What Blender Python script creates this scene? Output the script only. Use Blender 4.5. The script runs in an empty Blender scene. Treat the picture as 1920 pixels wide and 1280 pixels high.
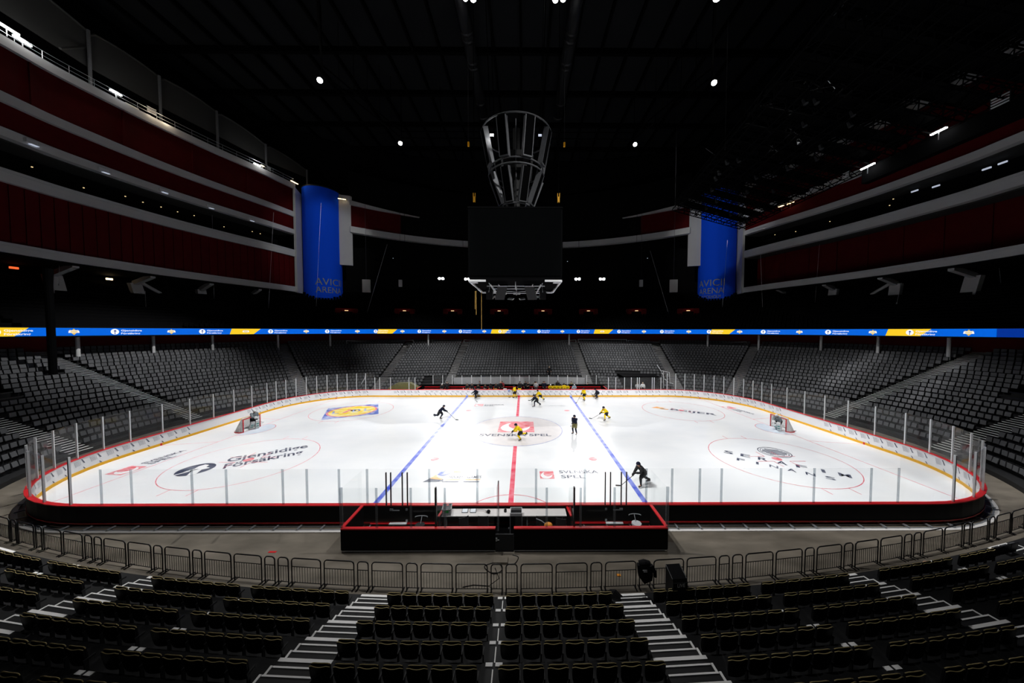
import bpy, math, random
from mathutils import Vector, Matrix
random.seed(7)
PI = math.pi
SC = bpy.context.scene
COL = SC.collection

# ---------------------------------------------------------------- camera
CAM = Vector((.74, -30.35, 9.77))
YAW, PIT, ROL, FPX, PPX, PPY = .0067, -.0355, .001, 580.2, 986.4, 640.
def cam_dir(x, y, z):
    c, s = math.cos(ROL), math.sin(ROL); x, z = c*x - s*z, s*x + c*z
    c, s = math.cos(PIT), math.sin(PIT); y, z = c*y - s*z, s*y + c*z
    c, s = math.cos(YAW), math.sin(YAW); x, y = c*x + s*y, -s*x + c*y
    return Vector((x, y, z))
cam = bpy.data.objects.new('camera', bpy.data.cameras.new('camera')); COL.objects.link(cam)
r_, u_, f_ = cam_dir(1, 0, 0), cam_dir(0, 0, 1), cam_dir(0, 1, 0)
m_ = Matrix((r_, u_, -f_)).transposed().to_4x4(); m_.translation = CAM
cam.matrix_world = m_
cam.data.sensor_width = 36; cam.data.lens = FPX/1920*36
cam.data.shift_x = -(PPX-960)/1920; cam.data.shift_y = 0
cam.data.clip_start = .1; cam.data.clip_end = 400
SC.camera = cam
def ray(u, v): return cam_dir((u-PPX)/FPX, 1, -(v-PPY)/FPX)
def at_z(u, v, z): r = ray(u, v); return CAM + r*((z-CAM.z)/r.z)
def at_y(u, v, y): r = ray(u, v); return CAM + r*((y-CAM.y)/r.y)
def project(p):
    d = Vector(p) - CAM; y = d.dot(f_)
    return (PPX + FPX*d.dot(r_)/y, PPY - FPX*d.dot(u_)/y, y)

# ---------------------------------------------------------------- world, exposure
w = bpy.data.worlds.new('arena_dark'); SC.world = w; w.use_nodes = True
w.node_tree.nodes['Background'].inputs[0].default_value = (0, 0, 0, 1)
SC.view_settings.view_transform = 'Standard'; SC.view_settings.look = 'None'
SC.view_settings.exposure = 0; SC.view_settings.gamma = 1
SC.view_settings.use_curve_mapping = False
SC.cycles.max_bounces = 8; SC.cycles.diffuse_bounces = 3; SC.cycles.glossy_bounces = 3
SC.cycles.transparent_max_bounces = 24; SC.cycles.transmission_bounces = 3
SC.cycles.caustics_reflective = False; SC.cycles.caustics_refractive = False
SC.cycles.sample_clamp_indirect = 3
SC.cycles.use_denoising = True

# ---------------------------------------------------------------- lights (the roof floods)
def spot(name, loc, aim, power, angle, blend=.5, rad=.45, col=(1, .985, .97)):
    l = bpy.data.lights.new(name, 'SPOT'); l.energy = power; l.spot_size = math.radians(angle)
    l.spot_blend = blend; l.shadow_soft_size = rad; l.color = col
    o = bpy.data.objects.new(name, l); COL.objects.link(o); o.location = loc
    o.rotation_euler = (Vector(aim)-Vector(loc)).to_track_quat('-Z', 'Y').to_euler()
    return o
FLOODS = [(-27.6, 14, 44), (27.3, 14, 44), (-22.2, 28.4, 44), (21.4, 28.4, 44), (-5.0, 3.2, 44), (4.4, 3.2, 44), (20.8, 3, 44), (-20.8, 3, 44)]
ICE_W = 44000
for L, A, ang, k in (((-27.6, 14, 43.4), (-32.6, 11.8), 29.9, .43), ((-22.2, 28.4, 43.4), (-6.4, 10.6), 42.9, 1.32), ((-20.8, 3, 43.4), (-24.5, -9.9), 45.7, 1.65),
                     ((-5, 3.2, 43.2), (-5.4, -12.1), 26.1, .31), ((-14, -14, 43.4), (2.9, -8.9), 49.4, .73), ((21.4, 28.4, 43.4), (18.3, 10.2), 55.3, .98),
                     ((20.8, 3, 43.2), (34, -13), 31.1, 1.44), ((4.4, 3.2, 43.2), (33.7, 21.3), 57.2, .33), ((14, -14, 43.4), (24.7, -9.2), 36.4, 1.28),
                     ((-14, -30, 40), (-11.9, 17.5), 33.5, 2.32), ((14, -30, 40), (13.3, 15.1), 35.3, 2.17), ((0, -34, 38), (1.7, 2.2), 53.7, .55),
                     ((-20.8, -12, 43), (11.5, -10.8), 21, 1.62), ((18, -16, 43), (-13.6, -2.7), 50.9, 1.06), ((-5, 3.2, 43.2), (-27.9, 10.1), 27.7, 1.63),
                     ((4.4, 3.2, 43.2), (36.2, 5.3), 33.9, 1.51), ((-20.8, 3, 43.4), (-49.8, 7.8), 32.1, 1.66), ((20.8, 3, 43.2), (45, 6.5), 23.9, 1.9),
                     ((-5, 3.2, 43.2), (-24.7, 35.8), 24.3, .9), ((4.4, 3.2, 43.2), (22.3, 34.6), 23.7, 1.2)):
    spot('roof_flood', L, (A[0], A[1], 0), ICE_W*k, ang, 1)
# two narrow floods on the blue banners
for sx in (-1, 1): spot('banner_flood', (sx*4.7, 3.2, 43.2), (sx*43.5, 38.5, 27), ICE_W*.42, 26, .6)

# ---------------------------------------------------------------- materials
def mat(name, col, rough=.6, metal=0, var=.12, scale=6, spec=.4, emit=None, es=1, coords='Object'):
    m = bpy.data.materials.new(name); m.use_nodes = True; nt = m.node_tree
    b = nt.nodes['Principled BSDF']
    b.inputs['Roughness'].default_value = rough; b.inputs['Metallic'].default_value = metal
    b.inputs['Specular IOR Level'].default_value = spec
    if var > 0:
        tc = nt.nodes.new('ShaderNodeTexCoord'); n = nt.nodes.new('ShaderNodeTexNoise')
        n.inputs['Scale'].default_value = scale; n.inputs['Detail'].default_value = 3
        nt.links.new(tc.outputs[coords], n.inputs['Vector'])
        mx = nt.nodes.new('ShaderNodeMix'); mx.data_type = 'RGBA'
        mx.inputs[6].default_value = [max(0, c*(1-var)) for c in col]+[1]
        mx.inputs[7].default_value = [min(1, c*(1+var)) for c in col]+[1]
        nt.links.new(n.outputs['Fac'], mx.inputs[0]); nt.links.new(mx.outputs[2], b.inputs['Base Color'])
    else: b.inputs['Base Color'].default_value = (*col, 1)
    if emit:
        b.inputs['Emission Color'].default_value = (*emit, 1); b.inputs['Emission Strength'].default_value = es
    return m
def noise_mix_mat(name, ca, cb, scale, rough, lo=.4, hi=.6, detail=6, stretch=(1, 1, 1), spec=.4, alpha=None):
    m = mat(name, ca, rough, var=0, spec=spec); nt = m.node_tree; b = nt.nodes['Principled BSDF']
    tc = nt.nodes.new('ShaderNodeTexCoord'); mp = nt.nodes.new('ShaderNodeMapping'); n = nt.nodes.new('ShaderNodeTexNoise')
    mp.inputs['Scale'].default_value = stretch
    n.inputs['Scale'].default_value = scale; n.inputs['Detail'].default_value = detail
    cr = nt.nodes.new('ShaderNodeValToRGB'); cr.color_ramp.elements[0].position = lo; cr.color_ramp.elements[1].position = hi
    cr.color_ramp.elements[0].color = (*ca, 1); cr.color_ramp.elements[1].color = (*cb, 1)
    L = nt.links.new
    L(tc.outputs['Object'], mp.inputs[0]); L(mp.outputs[0], n.inputs['Vector']); L(n.outputs['Fac'], cr.inputs[0]); L(cr.outputs[0], b.inputs['Base Color'])
    return m
M = {}
M['ice'] = noise_mix_mat('ice_surface', (.80, .83, .86), (.86, .88, .90), .35, .22, .3, .7, 8, (1, 1.6, 1), spec=.3)
M['red_line'] = noise_mix_mat('worn_red_paint', (.75, .03, .09), (.80, .22, .28), 1.6, .35, .35, .62)
M['blue_line'] = noise_mix_mat('worn_blue_paint', (.03, .07, .62), (.25, .31, .72), 1.6, .35, .35, .62)
M['thin_red'] = noise_mix_mat('thin_red_paint', (.68, .09, .13), (.76, .3, .36), 3, .35)
M['thin_blue'] = noise_mix_mat('thin_blue_paint', (.3, .33, .58), (.5, .52, .7), 3, .35)
M['faded_board'] = mat('faded_board_print', (.36, .38, .43), .5, var=.2)
M['faded_print'] = noise_mix_mat('faded_grey_print', (.5, .52, .56), (.74, .76, .78), 1.5, .3)
M['pale_circle'] = noise_mix_mat('pale_circle_paint', (.72, .70, .71), (.77, .74, .74), 1.2, .3)
M['crease'] = noise_mix_mat('crease_blue_paint', (.62, .71, .82), (.7, .77, .85), 1.5, .3)
M['print_black'] = noise_mix_mat('worn_black_print', (.04, .05, .09), (.22, .24, .3), 1.2, .4, .4, .75)
M['print_red'] = noise_mix_mat('worn_red_print', (.72, .1, .13), (.8, .42, .46), 1.5, .4, stretch=(1, 4, 1))
M['print_blue'] = noise_mix_mat('worn_blue_print', (.07, .13, .5), (.45, .5, .72), 1.1, .4)
M['print_yellow'] = noise_mix_mat('worn_yellow_print', (.85, .6, .01), (.86, .78, .4), 1.1, .4)
M['print_orange'] = noise_mix_mat('worn_orange_print', (.85, .36, .08), (.86, .62, .4), 1.2, .4)
M['print_white'] = mat('white_ice_print', (.86, .88, .9), .3, var=.02)
M['board_white'] = mat('white_board_plastic', (.86, .87, .9), .35, var=.03, scale=2)
M['board_black'] = mat('black_board_back', (.0028, .0028, .003), .5, var=.2, spec=.06)
M['cap_red'] = mat('red_cap_plastic', (.62, .012, .018), .4, var=.1)
M['kick_yellow'] = mat('yellow_kick_plastic', (.80, .42, .015), .45, var=.08)
M['post'] = mat('white_aluminium_post', (.72, .75, .78), .35, .3, var=.05)
M['steel'] = mat('galvanised_steel', (.4, .43, .46), .4, .6, var=.2)
M['dark_steel'] = mat('dark_steel', (.02, .021, .023), .45, .4, var=.2)
M['black_paint'] = mat('black_paint', (.007, .007, .008), .35, var=.2, spec=.3)
M['rig_black'] = mat('matt_black_rig', (.0028, .0029, .0032), .8, var=.3, spec=.01)
M['rig_grey'] = mat('dull_grey_rig', (.02, .021, .023), .7, 0, var=.3, spec=.2)
M['tower_grey'] = mat('tower_grey_metal', (.13, .135, .145), .5, .3, var=.2, spec=.3)
M['front_grey'] = mat('grey_stand_front', (.3, .305, .32), .7, var=.1)
M['black_fabric'] = mat('black_fabric', (.008, .008, .009), .9, var=.3, scale=30, spec=.1)
M['seat_back'] = mat('black_seat_shell', (.006, .006, .007), .5, var=.2, spec=.15)
M['seat_pad'] = mat('grey_seat_pad', (.092, .096, .103), .55, var=.1, scale=12, spec=.3)
M['seat_rim'] = mat('gold_seat_rim', (.66, .53, .25), .45, var=.1)
M['tread'] = mat('charcoal_step_floor', (.012, .0125, .0135), .6, var=.35, scale=3, spec=.25)
M['nosing'] = mat('white_step_nosing', (.9, .9, .89), .5, var=.05)
M['concrete'] = noise_mix_mat('wet_concrete', (.10, .088, .07), (.21, .185, .15), .55, .42, .3, .72, 8, (1, 2.4, 1))
M['wall_white'] = mat('grey_white_panel', (.52, .53, .54), .6, var=.06, scale=.6)
M['wall_red'] = mat('dark_red_wall', (.07, .0016, .0028), .7, var=.25, scale=.8, spec=.1)
M['wall_black'] = mat('black_wall', (.004, .004, .0045), .8, var=.4, spec=.05)
M['ceil'] = mat('black_ceiling_panel', (.0095, .0104, .012), .8, var=.3, scale=.2, spec=.1)
M['beam'] = mat('black_ceiling_beam', (.0012, .0012, .0012), .8, var=.2, spec=.05)
M['banner_blue'] = mat('blue_banner_cloth', (.004, .085, .90), .8, var=.08, scale=9, spec=.1)
M['letter_dark'] = mat('dull_silver_lettering', (.25, .26, .27), .5, var=.1)
M['glow_white'] = mat('lamp_glow_white', (1, 1, 1), var=0, emit=(1, .98, .95), es=40)
M['glow_warm'] = mat('lamp_glow_warm', (1, .8, .5), var=0, emit=(1, .72, .38), es=4)
M['glow_amber'] = mat('lamp_glow_amber', (1, .8, .5), var=0, emit=(1, .7, .35), es=.8)
M['glow_red'] = mat('exit_glow_red', (1, .1, .05), var=0, emit=(1, .13, .03), es=1.2)
M['glow_dim'] = mat('lamp_glow_dim', (.8, .85, 1), var=0, emit=(.75, .82, 1), es=.5)
M['scr_blue'] = mat('screen_blue', (0, 0, 0), .3, var=0, emit=(.0, .125, .72), es=1)
M['scr_navy'] = mat('screen_navy', (0, 0, 0), .3, var=0, emit=(.0, .03, .3), es=1)
M['scr_yellow'] = mat('screen_yellow', (0, 0, 0), .3, var=0, emit=(1, .62, .02), es=1)
M['scr_white'] = mat('screen_white', (0, 0, 0), .3, var=0, emit=(.95, .95, .95), es=1)
M['scr_gold'] = mat('screen_gold', (0, 0, 0), .3, var=0, emit=(.75, .5, .1), es=1)
M['cube_black'] = mat('scoreboard_black', (.0018, .002, .0022), .6, var=.15, scale=1.5, spec=0)
M['white_metal'] = mat('white_metal', (.7, .72, .74), .4, .2, var=.06)
M['table_white'] = mat('white_table_top', (.72, .71, .70), .4, var=.04)
M['crate_grey'] = mat('grey_plastic_crate', (.45, .46, .48), .5, var=.1)
M['green'] = mat('green_label', (.02, .4, .08), .5)
M['orange'] = mat('orange_cover', (.8, .3, .03), .6, var=.2)
M['yellow'] = mat('yellow_jersey_cloth', (.86, .62, .008), .75, var=.08, scale=10, spec=.15)
M['navy'] = mat('navy_jersey_cloth', (.008, .011, .028), .75, var=.3, scale=10, spec=.15)
M['grey_cloth'] = mat('grey_jersey_cloth', (.17, .2, .22), .8, var=.1)
M['skin'] = mat('skin', (.58, .34, .24), .55, var=.06)
M['hair'] = mat('brown_hair', (.06, .035, .02), .7, var=.3)
M['hair_blond'] = mat('blond_hair', (.5, .4, .26), .7, var=.2)
M['pad_white'] = mat('white_leg_pad', (.75, .77, .78), .5, var=.06)
M['pad_green'] = mat('green_pad_trim', (.05, .3, .25), .5)
M['olive'] = mat('olive_jacket_cloth', (.22, .2, .08), .8, var=.15)
M['light_blue'] = mat('pale_blue_cloth', (.42, .55, .68), .8, var=.1)
M['charcoal'] = mat('charcoal_cloth', (.009, .01, .012), .85, var=.2)
M['denim'] = mat('grey_trouser_cloth', (.12, .125, .14), .85, var=.15)
M['red_cloth'] = mat('dark_red_cloth', (.3, .03, .04), .8)
M['stick'] = mat('dark_composite_stick', (.012, .012, .014), .4, var=.2)
M['net_red'] = mat('red_goal_pipe', (.5, .012, .02), .4)
M['net_white'] = mat('white_netting', (.75, .76, .75), .8, var=.05)
M['grey_panel'] = mat('dim_grey_panel', (.022, .0225, .0225), .8, var=.15, scale=.5)
M['olive_cover'] = mat('olive_tarpaulin', (.1, .095, .02), .7, var=.3, scale=2)
M['strap_yellow'] = mat('yellow_strap', (.45, .27, .05), .7)
M['hook_yellow'] = mat('yellow_hoist', (.8, .42, .02), .5, emit=(.8, .35, .01), es=.12)
def glass_mat(name, tint, gl, haze):
    m = bpy.data.materials.new(name); m.use_nodes = True; nt = m.node_tree; nt.nodes.clear()
    o = nt.nodes.new('ShaderNodeOutputMaterial'); t = nt.nodes.new('ShaderNodeBsdfTransparent'); g = nt.nodes.new('ShaderNodeBsdfGlossy')
    d = nt.nodes.new('ShaderNodeBsdfDiffuse'); d.inputs[0].default_value = (.8, .82, .84, 1)
    g.inputs['Roughness'].default_value = .06; t.inputs[0].default_value = (*tint, 1)
    lw = nt.nodes.new('ShaderNodeLayerWeight'); lw.inputs[0].default_value = .5
    fr = nt.nodes.new('ShaderNodeMath'); fr.operation = 'POWER'; fr.inputs[1].default_value = 5; nt.links.new(lw.outputs['Facing'], fr.inputs[0])
    mu = nt.nodes.new('ShaderNodeMath'); mu.operation = 'MULTIPLY_ADD'; mu.inputs[1].default_value = gl; mu.inputs[2].default_value = .03*gl
    n = nt.nodes.new('ShaderNodeTexNoise'); n.inputs['Scale'].default_value = .8
    mh = nt.nodes.new('ShaderNodeMath'); mh.operation = 'MULTIPLY'; mh.inputs[1].default_value = haze*2
    a = nt.nodes.new('ShaderNodeMixShader'); b = nt.nodes.new('ShaderNodeMixShader'); L = nt.links.new
    L(fr.outputs[0], mu.inputs[0]); L(mu.outputs[0], a.inputs[0]); L(t.outputs[0], a.inputs[1]); L(g.outputs[0], a.inputs[2])
    L(n.outputs['Fac'], mh.inputs[0]); L(mh.outputs[0], b.inputs[0]); L(a.outputs[0], b.inputs[1]); L(d.outputs[0], b.inputs[2]); L(b.outputs[0], o.inputs[0])
    return m
M['glass'] = glass_mat('plexiglass', (.99, .995, .995), .55, .008)
M['glass_edge'] = glass_mat('clear_glass_joint', (.74, .77, .79), .8, .08)
M['netting'] = glass_mat('goal_mesh', (.8, .8, .8), .1, .3)

# ---------------------------------------------------------------- mesh builder
class MB:
    def __init__(s): s.v, s.f, s.m = [], [], []
    def add(s, vs, fs, mi=0):
        k = len(s.v); s.v += [tuple(p) for p in vs]
        for f in fs: s.f.append(tuple(i+k for i in f)); s.m.append(mi)
        return s
    def quad(s, a, b, c, d, mi=0): return s.add([a, b, c, d], [(0, 1, 2, 3)], mi)
    def obox(s, c, ax, ay, az, mi=0):
        c, ax, ay, az = Vector(c), Vector(ax), Vector(ay), Vector(az)
        vs = [c+ax*i+ay*j+az*k for k in (-1, 1) for j in (-1, 1) for i in (-1, 1)]
        return s.add(vs, [(0, 2, 3, 1), (4, 5, 7, 6), (0, 1, 5, 4), (2, 6, 7, 3), (0, 4, 6, 2), (1, 3, 7, 5)], mi)
    def box(s, c, sx, sy, sz, mi=0, rz=0):
        co, si = math.cos(rz), math.sin(rz)
        return s.obox(c, (co*sx/2, si*sx/2, 0), (-si*sy/2, co*sy/2, 0), (0, 0, sz/2), mi)
    def loft(s, rings, mi=0, closed=True, caps=True):
        n = len(rings[0]); k = len(s.v); s.v += [tuple(p) for r in rings for p in r]
        for i in range(len(rings)-1):
            for j in range(n if closed else n-1):
                a, b = k+i*n+j, k+i*n+(j+1) % n
                s.f.append((a, b, b+n, a+n)); s.m.append(mi)
        if caps and closed:
            s.f.append(tuple(k+j for j in reversed(range(n)))); s.m.append(mi)
            e = k+(len(rings)-1)*n; s.f.append(tuple(e+j for j in range(n))); s.m.append(mi)
        return s
    def path(s, pts, rad, n=6, mi=0, flat=None):
        pts = [Vector(p) for p in pts]
        if not isinstance(rad, (list, tuple)): rad = [rad]*len(pts)
        rings = []; up = None
        for i, p in enumerate(pts):
            t = (pts[min(i+1, len(pts)-1)]-pts[max(i-1, 0)]).normalized()
            if up is None: up = Vector((0, 0, 1)) if abs(t.z) < .9 else Vector((1, 0, 0))
            a = t.cross(up).normalized(); b = a.cross(t).normalized(); up = b
            fa, fb = flat if flat else (1, 1)
            rings.append([p+a*(rad[i]*fa*math.cos(2*PI*j/n))+b*(rad[i]*fb*math.sin(2*PI*j/n)) for j in range(n)])
        return s.loft(rings, mi)
    def ball(s, c, r, n=8, k=5, mi=0, sc=(1, 1, 1), z0=-1, z1=1):
        rings = []
        for i in range(k+1):
            t = z0+(z1-z0)*i/k; ph = math.asin(max(-1, min(1, t)))
            if abs(t) > .999: ph = math.copysign(PI/2*.93, t)
            rr = math.cos(ph)
            rings.append([(c[0]+r*sc[0]*rr*math.cos(2*PI*j/n), c[1]+r*sc[1]*rr*math.sin(2*PI*j/n), c[2]+r*sc[2]*math.sin(ph)) for j in range(n)])
        return s.loft(rings, mi)
    def xf(s, mtx):
        s.v = [tuple(mtx @ Vector(p)) for p in s.v]; return s
    def mesh(s, name, mats, smooth=False):
        me = bpy.data.meshes.new(name); me.from_pydata(s.v, [], s.f)
        for m in (mats if isinstance(mats, (list, tuple)) else [mats]): me.materials.append(M[m])
        if any(s.m): me.polygons.foreach_set('material_index', s.m)
        if smooth: me.polygons.foreach_set('use_smooth', [True]*len(me.polygons))
        me.update(); return me
    def build(s, name, mats, parent=None, smooth=False, world=True):
        """links the shapes as ONE object; under a parent, world coordinates become the parent's own"""
        if parent is not None and world:
            q = parent
            o = Vector((0, 0, 0))
            while q is not None: o = o + q.location; q = q.parent
            s.v = [tuple(Vector(p)-o) for p in s.v]
        ob = bpy.data.objects.new(name, s.mesh(name, mats, smooth)); COL.objects.link(ob)
        if parent is not None: ob.parent = parent
        return ob
def tag(o, label, cat, group=None, kind=None):
    if label: o['label'] = label
    if cat: o['category'] = cat
    if group: o['group'] = group
    if kind: o['kind'] = kind
    return o
def thing(name, label, cat, loc=(0, 0, 0), rz=0, group=None):
    o = bpy.data.objects.new(name, None); COL.objects.link(o); o.empty_display_size = .2
    o.location = loc; o.rotation_euler = (0, 0, rz)
    return tag(o, label, cat, group)
def struct(name, mb, mats, parent=None, smooth=False):
    o = mb.build(name, mats, parent, smooth)
    if parent is None: o['kind'] = 'structure'
    return o
def copy_tree(o, parent=None):
    c = o.copy(); COL.objects.link(c)
    if parent is not None: c.parent = parent
    for ch in list(o.children): copy_tree(ch, c)
    return c
_txt = {}
def text_geo(s, bold=False):
    """the letters of a text as flat geometry, height 1 for capitals, left edge at 0"""
    if s not in _txt:
        cu = bpy.data.curves.new('t', 'FONT'); cu.body = s; cu.resolution_u = 3; cu.fill_mode = 'FRONT'
        if bold: cu.offset = .018
        ob = bpy.data.objects.new('t', cu); me = bpy.data.meshes.new_from_object(ob)
        vs = [tuple(v.co) for v in me.vertices]; fs = [tuple(p.vertices) for p in me.polygons]
        x0 = min(v[0] for v in vs); x1 = max(v[0] for v in vs)
        vs = [((v[0]-x0)/.69, v[1]/.69) for v in vs]
        _txt[s] = (vs, fs, (x1-x0)/.69)
        bpy.data.objects.remove(ob); bpy.data.curves.remove(cu); bpy.data.meshes.remove(me)
    return _txt[s]
def ordinal(n):
    return ['zeroth', 'first', 'second', 'third', 'fourth', 'fifth', 'sixth', 'seventh', 'eighth', 'ninth', 'tenth', 'eleventh', 'twelfth',
            'thirteenth', 'fourteenth', 'fifteenth', 'sixteenth', 'seventeenth', 'eighteenth', 'nineteenth', 'twentieth'][n] if n <= 20 else \
        {2: 'twenty-', 3: 'thirty-'}[n//10]+ordinal(n % 10) if n % 10 else {30: 'thirtieth', 40: 'fortieth'}[n]

# ---------------------------------------------------------------- bowl curve
NQ = 60
def base_curve():
    R, cy = 93.6, 74.55
    arc = lambda x: cy-math.sqrt(R*R-x*x)
    X1 = -25.0; q = [(X1*i/NQ, arc(X1*i/NQ)) for i in range(NQ)]
    P0 = (X1, arc(X1)); sq = math.sqrt(R*R-X1*X1)
    P1 = (P0[0]-sq/R*5.5, P0[1]-X1/R*5.5); P2 = (-34.5, -7.5); P3 = (-34.5, 0)
    for i in range(NQ+1):
        u = i/NQ; a, b, c, d = (1-u)**3, 3*u*(1-u)**2, 3*u*u*(1-u), u**3
        q.append((a*P0[0]+b*P1[0]+c*P2[0]+d*P3[0], a*P0[1]+b*P1[1]+c*P2[1]+d*P3[1]))
    return q+[(x, -y) for x, y in reversed(q)][1:]+[(-x, -y) for x, y in q][1:]+[(-x, y) for x, y in reversed(q)][1:-1]
BASE = base_curve(); NB = len(BASE)          # clockwise from the near middle: left end, far middle, right end
NRM = []
for i in range(NB):
    (x0, y0), (x1, y1) = BASE[i-1], BASE[(i+1) % NB]
    tx, ty = x1-x0, y1-y0; l = math.hypot(tx, ty); nx, ny = -ty/l, tx/l
    if nx*BASE[i][0]+ny*BASE[i][1] < 0: nx, ny = -nx, -ny
    NRM.append((nx, ny))
def off(o): return [(BASE[i][0]+NRM[i][0]*o, BASE[i][1]+NRM[i][1]*o) for i in range(NB)]
class Curve:
    def __init__(s, pts, closed=True):
        s.p = list(pts); s.closed = closed; s.s = [0]
        n = len(pts)
        for i in range(n if closed else n-1): s.s.append(s.s[-1]+math.dist(pts[i], pts[(i+1) % n]))
        s.L = s.s[-1]
    def at(s, d):
        """point and unit tangent at arc length d"""
        import bisect
        if s.closed: d %= s.L
        i = min(max(bisect.bisect_right(s.s, d)-1, 0), len(s.s)-2)
        a, b = s.p[i], s.p[(i+1) % len(s.p)]; l = s.s[i+1]-s.s[i] or 1e-9; t = (d-s.s[i])/l
        return (a[0]+(b[0]-a[0])*t, a[1]+(b[1]-a[1])*t), ((b[0]-a[0])/l, (b[1]-a[1])/l)
def strip(mb, inner, outer, zi, zo, mi=0, closed=True):
    n = len(inner); k = len(mb.v)
    mb.v += [(p[0], p[1], zi) for p in inner]+[(p[0], p[1], zo) for p in outer]
    for i in range(n if closed else n-1):
        j = (i+1) % n; mb.f.append((k+i, k+j, k+n+j, k+n+i)); mb.m.append(mi)
def ring_band(mb, c0, c1, z0, z1, mi=0, closed=True):
    """solid band between two curves"""
    strip(mb, c0, c0, z0, z1, mi, closed); strip(mb, c1, c1, z1, z0, mi, closed)
    strip(mb, c0, c1, z1, z1, mi, closed); strip(mb, c1, c0, z0, z0, mi, closed)
def flat_line(mb, pts, wd, z, mi=0, closed=False):
    """a painted line of constant width"""
    n = len(pts); a, b = [], []
    for i in range(n):
        p0 = pts[i-1] if (i or closed) else pts[i]; p1 = pts[(i+1) % n] if (i < n-1 or closed) else pts[i]
        tx, ty = p1[0]-p0[0], p1[1]-p0[1]; l = math.hypot(tx, ty); nx, ny = -ty/l, tx/l
        a.append((pts[i][0]+nx*wd/2, pts[i][1]+ny*wd/2)); b.append((pts[i][0]-nx*wd/2, pts[i][1]-ny*wd/2))
    strip(mb, a, b, z, z, mi, closed)
def circle(cx, cy, r, n=64, a0=0, a1=2*PI):
    full = abs(a1-a0-2*PI) < 1e-6
    return [(cx+r*math.cos(a0+(a1-a0)*i/(n if full else n-1)), cy+r*math.sin(a0+(a1-a0)*i/(n if full else n-1))) for i in range(n)]
def poly(mb, pts, z, mi=0): mb.add([(p[0], p[1], z) for p in pts], [tuple(range(len(pts)))], mi)

# ================================================================ SETTING
ROWP, RISE, O0, Z0 = .87, .36, .57, .26       # row pitch and rise, front edge of the first row, its height
# floor
m = MB(); m.box((0, 0, -.3), 150, 120, .5); struct('floor', m, 'concrete')
# stepped stand (treads and risers right round the rink)
def stand(rows, near):
    m = MB()
    idx = [i for i in range(NB)]
    for k in range(rows):
        z = Z0+RISE*k
        a, b = off(O0+ROWP*k), off(O0+ROWP*(k+1))
        if near: ids = list(range(360, NB))+list(range(0, 121))
        else: ids = list(range(120, 361))
        A = [a[i] for i in ids]; Bq = [b[i] for i in ids]
        strip(m, A, A, z-RISE if k else -.05, z, 0, False); strip(m, A, Bq, z, z, 0, False)
    return m
struct('floor_stand_far', stand(20, False), 'tread')
struct('floor_stand_near', stand(12, True), 'tread')
# wall of the concourse behind the last row, slab under the upper tier
m = MB(); c = off(O0+ROWP*20); ids = list(range(100, 381)); cc = [c[i] for i in ids]; co = [off(18.6)[i] for i in ids]
ring_band(m, cc, co, 6, 9.1, 0, False); struct('wall_concourse', m, 'wall_red')
m = MB(); ci = [off(14.45)[i] for i in ids]; co = [off(19.5)[i] for i in ids]
ring_band(m, ci, co, 9.0, 9.15, 0, False); struct('ceiling_concourse', m, 'wall_black')
# upper tier: dark steps
m = MB()
UZ = lambda o: 10.05+.5*(o-14.6)
for k in range(23):
    o = 14.6+.85*k; a = [off(o)[i] for i in ids]; b = [off(o+.85)[i] for i in ids]; z = UZ(o)
    strip(m, a, a, z-.43, z, 0, False); strip(m, a, b, z, z, 0, False)
struct('floor_upper_tier', m, 'wall_black')
# outer wall and ceiling
m = MB(); c = off(36); strip(m, c, c, -.1, 55); struct('wall_outer', m, 'wall_black')
m = MB(); m.box((0, 14, 56), 160, 130, 1.2); struct('ceiling', m, 'ceil')
m = MB()
for i in range(-15, 16): m.box((i*4.35+.2, 14, 55.1), .35, 120, .7)
for j in range(-5, 8): m.box((0, 12.5+j*9, 55.0), 140, .6, .9)
struct('ceiling_beams', m, 'beam')
# ceiling pit above the scoreboard, flanked by duct runs
for sx in (-1, 1):
    m = MB()
    m.path([(sx*7.6, y, 53.2) for y in (9, 14, 20, 26, 34)], .9, 10)
    for y in (9.2, 16, 17.2, 21, 22, 30, 33.8): m.path([(sx*7.6, y-.25, 53.2), (sx*7.6, y+.25, 53.2)], 1.0, 10)
    tag(m.build('air_duct', 'dark_steel', None, True), 'dark round air duct under the roof, %s of the scoreboard' % ('left' if sx < 0 else 'right'), 'duct', 'roof air ducts')
# ---- side buildings: red walls between white balcony bands
KL = [(-51.6, -14), (-52.6, -6), (-52.9, 2.7), (-53.1, 6.5), (-52.7, 10.7), (-52, 15.9), (-50.5, 22.1), (-48.1, 29.8), (-46.8, 35.4)]
def fine(pts, n=6):
    out = []
    for i in range(len(pts)-1):
        p0, p1, p2, p3 = (Vector(pts[max(i-1, 0)]), Vector(pts[i]), Vector(pts[i+1]), Vector(pts[min(i+2, len(pts)-1)]))
        for k in range(n):
            t = k/n; v = .5*((2*p1)+(-p0+p2)*t+(2*p0-5*p1+4*p2-p3)*t*t+(-p0+3*p1-3*p2+p3)*t**3); out.append((v.x, v.y))
    return out+[tuple(pts[-1])]
KF = fine(KL)
def kcurve(sx, o):
    pts = [(x*(-sx), y) for x, y in KF]
    return [(x+sx*o, y) for x, y in pts]
BANDS = [('top', 39.1, 40.1), ('upper', 33.3, 34.3), ('middle', 29.75, 30.65), ('lower', 25.1, 26.45), ('bottom', 17.8, 18.85)]
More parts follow.
